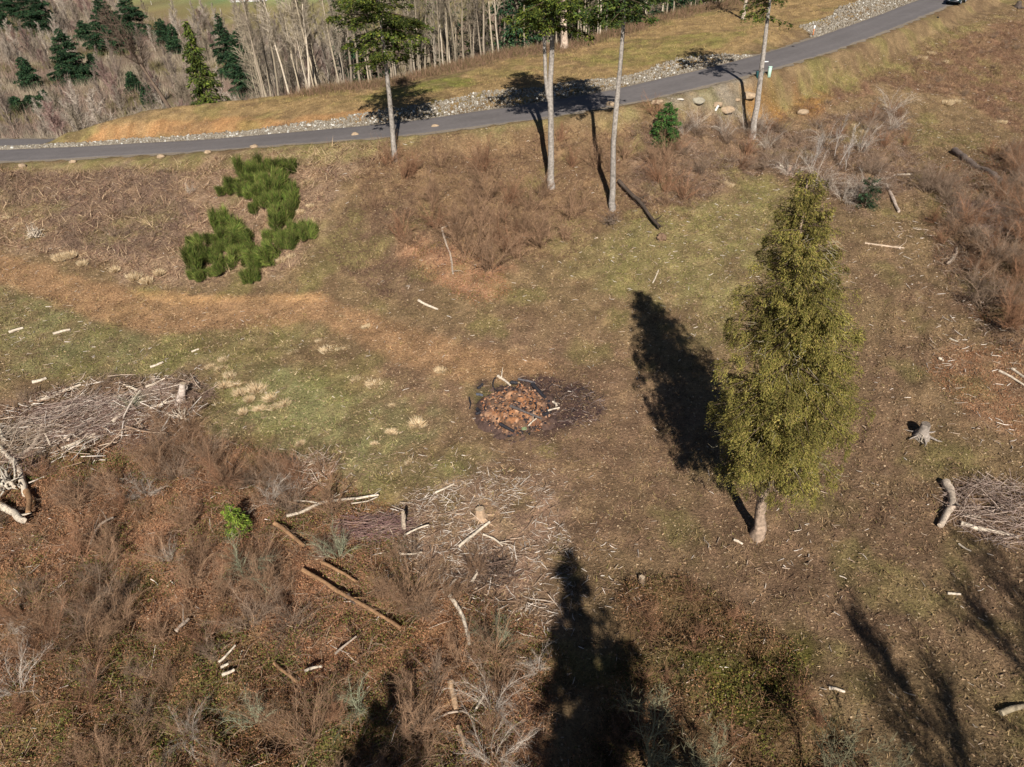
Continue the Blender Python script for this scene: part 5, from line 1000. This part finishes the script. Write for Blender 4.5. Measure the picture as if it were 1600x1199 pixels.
for pp, r, c, lab in CL:
    o = log(pp, r, c, lab, name='charred_log' if c is not WH else 'stick', cat='charred log' if c is not WH else 'stick', lift=pz(*ground(*pp[0])[:2]), k=7, branches=1 if c is WH else 0)
    if c is CHC: o.data.materials[0] = CH
brushpile('ash_debris', 880, 632, 3.0, 2.4, .15, 520, [S(84, 64, 62), S(52, 44, 46), S(150, 132, 122), S(40, 38, 40)], 'dark scatter of burnt twigs right of the burnt mound', 829, L=(.2, .9), r=.014)
lump('moss_stone', 819, 674, .22, .2, .12, S(120, 132, 96), 'small green-grey stone at the foot of the burnt mound', 'stone', STONE, 733)

# ================================================================== things by the road
def bxm(mb, c, s, col, bev=.0):
    c = np.array(c); s = np.array(s) / 2; e = min(s) * bev
    V = []; 
    for z_, k in ((-1, 1), (-1, 0), (1, 0), (1, 1)):
        for sx, sy in ((-1, -1), (1, -1), (1, 1), (-1, 1)): V.append(c + np.array([sx * (s[0] - (e if k else 0)), sy * (s[1] - (e if k else 0)), z_ * (s[2] - (0 if k else e))]))
    Q = [[3, 2, 1, 0], [12, 13, 14, 15]] + [[a * 4 + i_, a * 4 + (i_ + 1) % 4, (a + 1) * 4 + (i_ + 1) % 4, (a + 1) * 4 + i_] for a in range(3) for i_ in range(4)]
    mb.add(np.array(V), Q=np.array(Q), col=col)
PAINT = mat('painted_plastic', nscale=4, namp=.06, rough=.5, spec=.4)
b = ground(1201, 121); root = empty('utility_pedestal', b); tag(root, 'pale green utility pedestal at the road edge right of the sparse fir', 'utility box')
mb = MB(); bxm(mb, (0, 0, .52), (.32, .28, 1.05), S(176, 206, 186), .12); mb.build('housing', PAINT, root); mb = MB(); bxm(mb, (0, 0, 1.09), (.38, .34, .09), S(186, 214, 196), .3); mb.build('cap', PAINT, root)
b = ground(1186, 122); root = empty('transformer_box', b); tag(root, 'low dark teal utility box mostly behind the sparse fir trunk', 'utility box')
mb = MB(); bxm(mb, (0, 0, .3), (.7, .55, .62), S(44, 84, 84), .08); mb.build('housing', PAINT, root); mb = MB(); bxm(mb, (0, 0, .64), (.78, .62, .06), S(54, 96, 96), .3); mb.build('lid', PAINT, root)
b = ground(1191, 116); root = empty('marker_post', b); tag(root, 'thin white cross-topped marker post at the road edge by the fir trunk', 'post')
mb = MB(); mb.tube([(0, 0, -.1), (0, 0, .6), (0, 0, 1.3)], .04, k=8, col=S(220, 222, 218)); mb.build('post', PAINT, root); mb = MB(); bxm(mb, (0, 0, 1.28), (.95, .06, .1), S(228, 228, 224), .1); mb.build('crossbar', PAINT, root)
b = ground(1270, 57); root = empty('marker_stake', b); tag(root, 'orange stake with a white top beyond the road', 'post')
mb = MB(); bxm(mb, (0, 0, .45), (.09, .05, 1.0), S(206, 120, 60), .05); mb.build('stake', PAINT, root); mb = MB(); bxm(mb, (0, 0, 1.12), (.2, .08, .4), S(232, 232, 228), .1); mb.build('flag', PAINT, root)
b = ground(1119, 172); root = empty('pipe_end', b); tag(root, 'short white pipe sticking out between the tan boulders', 'pipe'); mb = MB(); mb.tube([(-.1, -.1, -.05), (.05, -.1, .3), (.18, -.15, .52)], .12, k=10, col=S(226, 224, 216), capcol=S(60, 60, 60)); mb.build('tube', PAINT, root, smooth=True)
for i_, (px, py, lab) in enumerate([(1465, 28, 'small dark drain cap in the grass below the top of the road'), (1239, 74, 'small dark drain cap at the far edge of the road')]): lump('drain_cap', px, py, .2, .2, .14, S(44, 40, 38), lab, 'drain', STONE, 740 + i_)

# ---- car on the road at the top right
def car(loc, rz):
    root = empty('parked_car', loc); root.rotation_euler = (0, 0, rz); tag(root, 'dark teal car at the top end of the road', 'car')
    BODY = mat('car_paint', nscale=1, namp=.03, rough=.25, spec=.6); GL = mat('car_glass', nscale=1, namp=.0, rough=.08, spec=.8); TY = mat('car_rubber', nscale=5, namp=.1)
    tc = S(34, 70, 74)
    def loft(secs, name, m, c):
        mb = MB(); V = []; n = len(secs)
        for (x, w0, z0, w1, z1) in secs: V += [(x, -w0, z0), (x, -w1, z1 - .08), (x, -w1 + .1, z1), (x, w1 - .1, z1), (x, w1, z1 - .08), (x, w0, z0)]
        V = np.array(V); Q = [[i_ * 6 + j_, i_ * 6 + (j_ + 1) % 6, (i_ + 1) * 6 + (j_ + 1) % 6, (i_ + 1) * 6 + j_] for i_ in range(n - 1) for j_ in range(6)]; Q += [[0, 1, 4, 5], [1, 2, 3, 4]] + [[(n - 1) * 6 + k_ for k_ in r_] for r_ in ([5, 4, 1, 0], [4, 3, 2, 1])]
        mb.add(V, Q=np.array(Q), col=c); return mb.build(name, m, root)
    loft([(-2.25, .78, .42, .80, .78), (-2.1, .86, .28, .88, 1.0), (-.9, .9, .25, .92, 1.04), (.7, .9, .25, .92, 1.0), (1.9, .88, .27, .88, .9), (2.22, .8, .4, .78, .72)], 'body', BODY, tc)
    loft([(-2.0, .76, .98, .66, 1.3), (-1.6, .8, .99, .7, 1.55), (.1, .82, .99, .7, 1.58), (.45, .8, .98, .68, 1.46), (1.05, .78, .96, .7, 1.06)], 'cabin', GL, S(24, 28, 32))
    mb = MB(); bxm(mb, (-.72, 0, 1.585), (1.8, 1.3, .05), tc, .4); mb.build('roof', BODY, root)
    for sx in (-1.4, 1.35):
        for sy in (-.86, .86):
            mb = MB(); mb.tube([(sx, sy - .12, .34), (sx, sy + .12, .34)], .34, k=18, col=S(30, 30, 32)); w_ = mb.build('wheel', TY, root)
            mb = MB(); s2 = np.sign(sy); mb.tube([(sx, sy + s2 * .11, .34), (sx, sy + s2 * .14, .34)], .2, k=12, col=S(170, 172, 176)); mb.build('rim', PAINT, w_)
    for sy in (-.6, .6): mb = MB(); bxm(mb, (2.17, sy, .68), (.16, .36, .18), S(232, 236, 240), .3); mb.build('headlight', PAINT, root)
    for sy in (-.65, .65): mb = MB(); bxm(mb, (-2.22, sy, .8), (.1, .28, .2), S(150, 30, 28), .2); mb.build('taillight', PAINT, root)
    mb = MB(); bxm(mb, (2.2, 0, .48), (.12, 1.5, .2), S(50, 54, 58), .3); mb.build('bumper', PAINT, root)
q = ground(1493, 6); car((q[0], q[1], gz(q[0], q[1]) + .06), math.radians(228))

# ---- far house and field posts
q = ground(391, 1); g = gz(q[0], q[1]); root = empty('farm_house', (q[0], q[1], g)); tag(root, 'distant white house with a dark roof beyond the far green field', 'house')
HW = mat('house_paint', nscale=.5, namp=.05); mb = MB(); bxm(mb, (0, 0, 2), (18, 9, 4.4), S(190, 188, 182)); mb.build('wall', HW, root)
mb = MB(); V = np.array([(-9.5, -5.1, 4.1), (9.5, -5.1, 4.1), (9.5, 5.1, 4.1), (-9.5, 5.1, 4.1), (-9.5, 0, 6.9), (9.5, 0, 6.9)]); mb.add(V, Q=np.array([[0, 1, 5, 4], [2, 3, 4, 5], [3, 2, 1, 0]]), T=np.array([[0, 4, 3], [1, 2, 5]]), col=S(72, 70, 74)); mb.build('roof', HW, root)
for x in (-5, -2.4, 2.4, 5): mb = MB(); bxm(mb, (x, -4.53, 2.2), (1.4, .1, 1.3), S(50, 58, 66)); mb.build('window', HW, root)
mb = MB(); bxm(mb, (0, -4.53, 1.25), (1.1, .1, 2.3), S(96, 70, 54)); mb.build('door', HW, root)
for i_, (px, py, lab) in enumerate([(237, 8, 'leftmost pale fence post in the far field'), (326, 36, 'pale fence post in the far field above the big valley fir'), (345, 20, 'pale fence post in the middle of the far field')]):
    q = ground(px, py); root = mb = MB(); mb.tube([(0, 0, -.2), (0, 0, .9), (.03, 0, 1.9)], .1, k=6, col=S(196, 188, 176)); tag(mb.build('fence_post', PAINT, loc=q), lab, 'fence post')

# ---- valley thickets (uncountable twigs on the low ground) and riprap weeds
rs = RS(98); mb = MB(); n = 260000; y = 96 + rs.rand(n) ** .9 * 350; x = rs.uniform(-.80, .12, n) * y; cy = crestY(x); k = (y > cy + 2.5) & (poly_sd(x, y, FZ) > 0) & (fbm(x, y, 9, 31) > .4); x, y = x[k], y[k]
n = len(x); cn = fbm(x, y, 16, 32)[:, None]; c = np.where(cn > .52, S(140, 118, 104), S(158, 144, 122)) * rs.uniform(.7, 1.25, (n, 1)); g_ = (fbm(x, y, 12, 35) > .62); c[g_] = S(112, 104, 66) * rs.uniform(.7, 1.2, (g_.sum(), 1))
sc_ = .6 + y / 260; D = rand_dirs(n, rs, 50, 90); mb.blades(np.stack([x, y, bil(ZZ, x, y) - .05], 1), D, rs.uniform(.8, 2.6, n) * sc_ * (.6 + .8 * cn[:, 0]), .055 * sc_, c, rs); tag(mb.build('thicket', mat('thicket_twigs', nscale=.3, namp=.2)), kind='stuff')
rs = RS(99)
# dark brush along the forest edge behind the far verge
mb = MB(); 
P_ = np.stack([np.linspace(480, 1180, 60), np.interp(np.linspace(480, 1180, 60), [q[0] for q in crest_px], [q[1] for q in crest_px])], 1); G = np.array([ground(a_, b_ + 2) for a_, b_ in P_]); 
n = 26000; ii = rs.randint(0, len(G), n); x = G[ii, 0] + rs.normal(0, 1.3, n); y = G[ii, 1] + rs.normal(.6, 1.5, n); c = np.array([S(120, 94, 74), S(104, 92, 60), S(136, 108, 86)])[rs.randint(0, 3, n)] * rs.uniform(.7, 1.2, (n, 1))
mb.blades(np.stack([x, y, bil(ZZ, x, y) - .03], 1), rand_dirs(n, rs, 30, 85), rs.uniform(.3, 1.3, n), .05, c, rs); tag(mb.build('edge_brush', mat('edge_twigs', nscale=1, namp=.2)), kind='stuff')
LANDM = [(383, 815, 'the young yellow-green cedar'), (550, 786, 'the long white limb'), (590, 965, 'the long brown log'), (752, 800, 'the centre stump'), (360, 1045, 'the three white sticks'), (130, 680, 'the long bleached pole'), (20, 800, 'the left edge logs'), (283, 625, 'the big grey stump'),
         (720, 965, 'the curved bleached log'), (708, 1090, 'the tan rotten log'), (617, 247, 'the leftmost tall fir'), (861, 292, 'the forked fir'), (957, 327, 'the slender fir'), (1176, 213, 'the sparse fir'), (1040, 205, 'the young fir'), (1350, 290, 'the evergreen shrub'), (1290, 230, 'the birch clump'), (400, 340, 'the broom patch'),
         (1525, 265, 'the dark weathered log'), (1492, 400, 'the curved root limb'), (1480, 165, 'the upper right straw tufts'), (56, 370, 'the white root wad'), (385, 905, 'the lichen shrub'), (1002, 912, 'the mound stump'), (1275, 1100, 'the bottom lichen tree'), (515, 545, 'the round straw tuft'), (395, 620, 'the straw cluster'), (652, 660, 'the fire pile tuft'), (200, 480, 'the dirt path'), (160, 1050, 'the lower left undergrowth')]
KINDL = {'russet bushes in the lower left thicket': 'russet bare bush', 'russet bushes between the tall firs': 'russet bare bush', 'russet bushes in the bramble belt': 'russet bare bush', 'russet bushes at the right edge': 'russet bush', 'brown shrubs in the lower left thicket': 'bare brown shrub', 'purplish shrubs in the lower left thicket': 'bare purplish shrub', 'grey shrubs in the lower left thicket': 'pale grey shrub', 'twiggy shrubs in the left slash pile': 'purple-brown twiggy shrub', 'shrubs on the bushy mound': 'reddish brown shrub',
         'purple shrubs in the bramble belt': 'purplish bare shrub', 'grey shrubs in the bramble belt': 'grey arching shrub', 'brown shrubs on the bank between the firs': 'brown bank shrub', 'purple shrubs at the right edge': 'purplish shrub', 'brown shrubs at the right edge': 'brown shrub', 'shrubs on the left bank': 'low purplish shrub',
         'shrubs on the top right slope': 'low purplish shrub', 'green broom shrubs on the bank': 'green broom shrub', 'straw tufts left of the fire pile': 'small pale straw tuft', 'long straw tufts on the dry bank': 'long straw tuft', 'straw tufts on the upper right slope': 'straw tuft', 'birch saplings above the cedar': 'pale birch sapling'}
LANDV = [(v_[0], v_[2] - 15, 'the ' + v_[4].split(' conifer')[0] + ' conifer' if False else v_[4]) for v_ in VC]
VS = ['the left edge conifer', 'the brownish corner conifer', 'the second corner conifer', 'the wide blue-green conifer', 'the tallest valley conifer', 'the conifer right of the tallest', 'the small conifer between large ones', 'the narrow blue-green conifer', 'the thin faded conifer', 'the slim pointed conifer', 'the hazy green conifer', 'the small rounded conifer', 'the small brown-green conifer', 'the smallest dull conifer', 'the dark far left conifer', 'the thin young conifer', 'the faded young conifer', 'the conifer sliver']
LANDV = [(v_[0], v_[2] - 12, n_) for v_, n_ in zip(VC, VS)] + [(325, 150, 'the big bright green fir'), (600, 110, 'the leftmost tall fir trunk'), (480, 140, 'the bend of the hill crest'), (741, 95, 'the dark fir in the alder stand'), (862, 85, 'the forked fir trunk'), (970, 45, 'the slender fir trunk'), (1130, 10, 'the dark skyline fir'), (540, 20, 'the dark fir behind the leftmost one')]
KINDL.update({'bare trees in the valley wood': 'pale bare valley tree', 'tall bare alders behind the road': 'tall pale alder'})
ORD = ['nearest', 'second nearest', 'third nearest', 'fourth nearest', 'fifth nearest', 'sixth nearest', 'seventh nearest', 'eighth nearest', 'ninth nearest', 'tenth nearest', 'eleventh nearest', 'twelfth nearest', 'thirteenth nearest', 'fourteenth nearest', 'fifteenth nearest', 'sixteenth nearest', 'seventeenth nearest', 'eighteenth nearest', 'nineteenth nearest'] + ['twentieth nearest'] + ['twenty-' + w_ + ' nearest' for w_ in ('first', 'second', 'third', 'fourth', 'fifth', 'sixth', 'seventh', 'eighth', 'ninth')] + ['farther']
bins = {}
for o in list(C.objects):
    if o.parent is None and o.get('group') in KINDL:
        px, py = inview(*o.location)
        L_ = min(LANDV if 'alley' in o['group'] or 'alder' in o['group'] else LANDM, key=lambda m_: (m_[0] - px) ** 2 + (m_[1] - py) ** 2 * 1.3); dx, dy = px - L_[0], (py - L_[1]) * 1.2
        rel = ('right of' if dx > 0 else 'left of') if abs(dx) > abs(dy) else ('in front of' if dy > 0 else 'behind')
        bins.setdefault((KINDL[o['group']], rel, L_[2]), []).append((dx * dx + dy * dy, o))
for (kn, rel, lm), it in bins.items():
    it.sort(key=lambda q_: q_[0])
    for i_, (_, o) in enumerate(it): o['label'] = (ORD[min(i_, 29)] + ' ' if len(it) > 1 else '') + kn + ' ' + rel + ' ' + lm; o['label'] = ' '.join(o['label'].split()[:16])
for P in (pv, pa, bp, PBR, PPU, PGR, PRD, PLI, pb, pl, pt): P.finish()
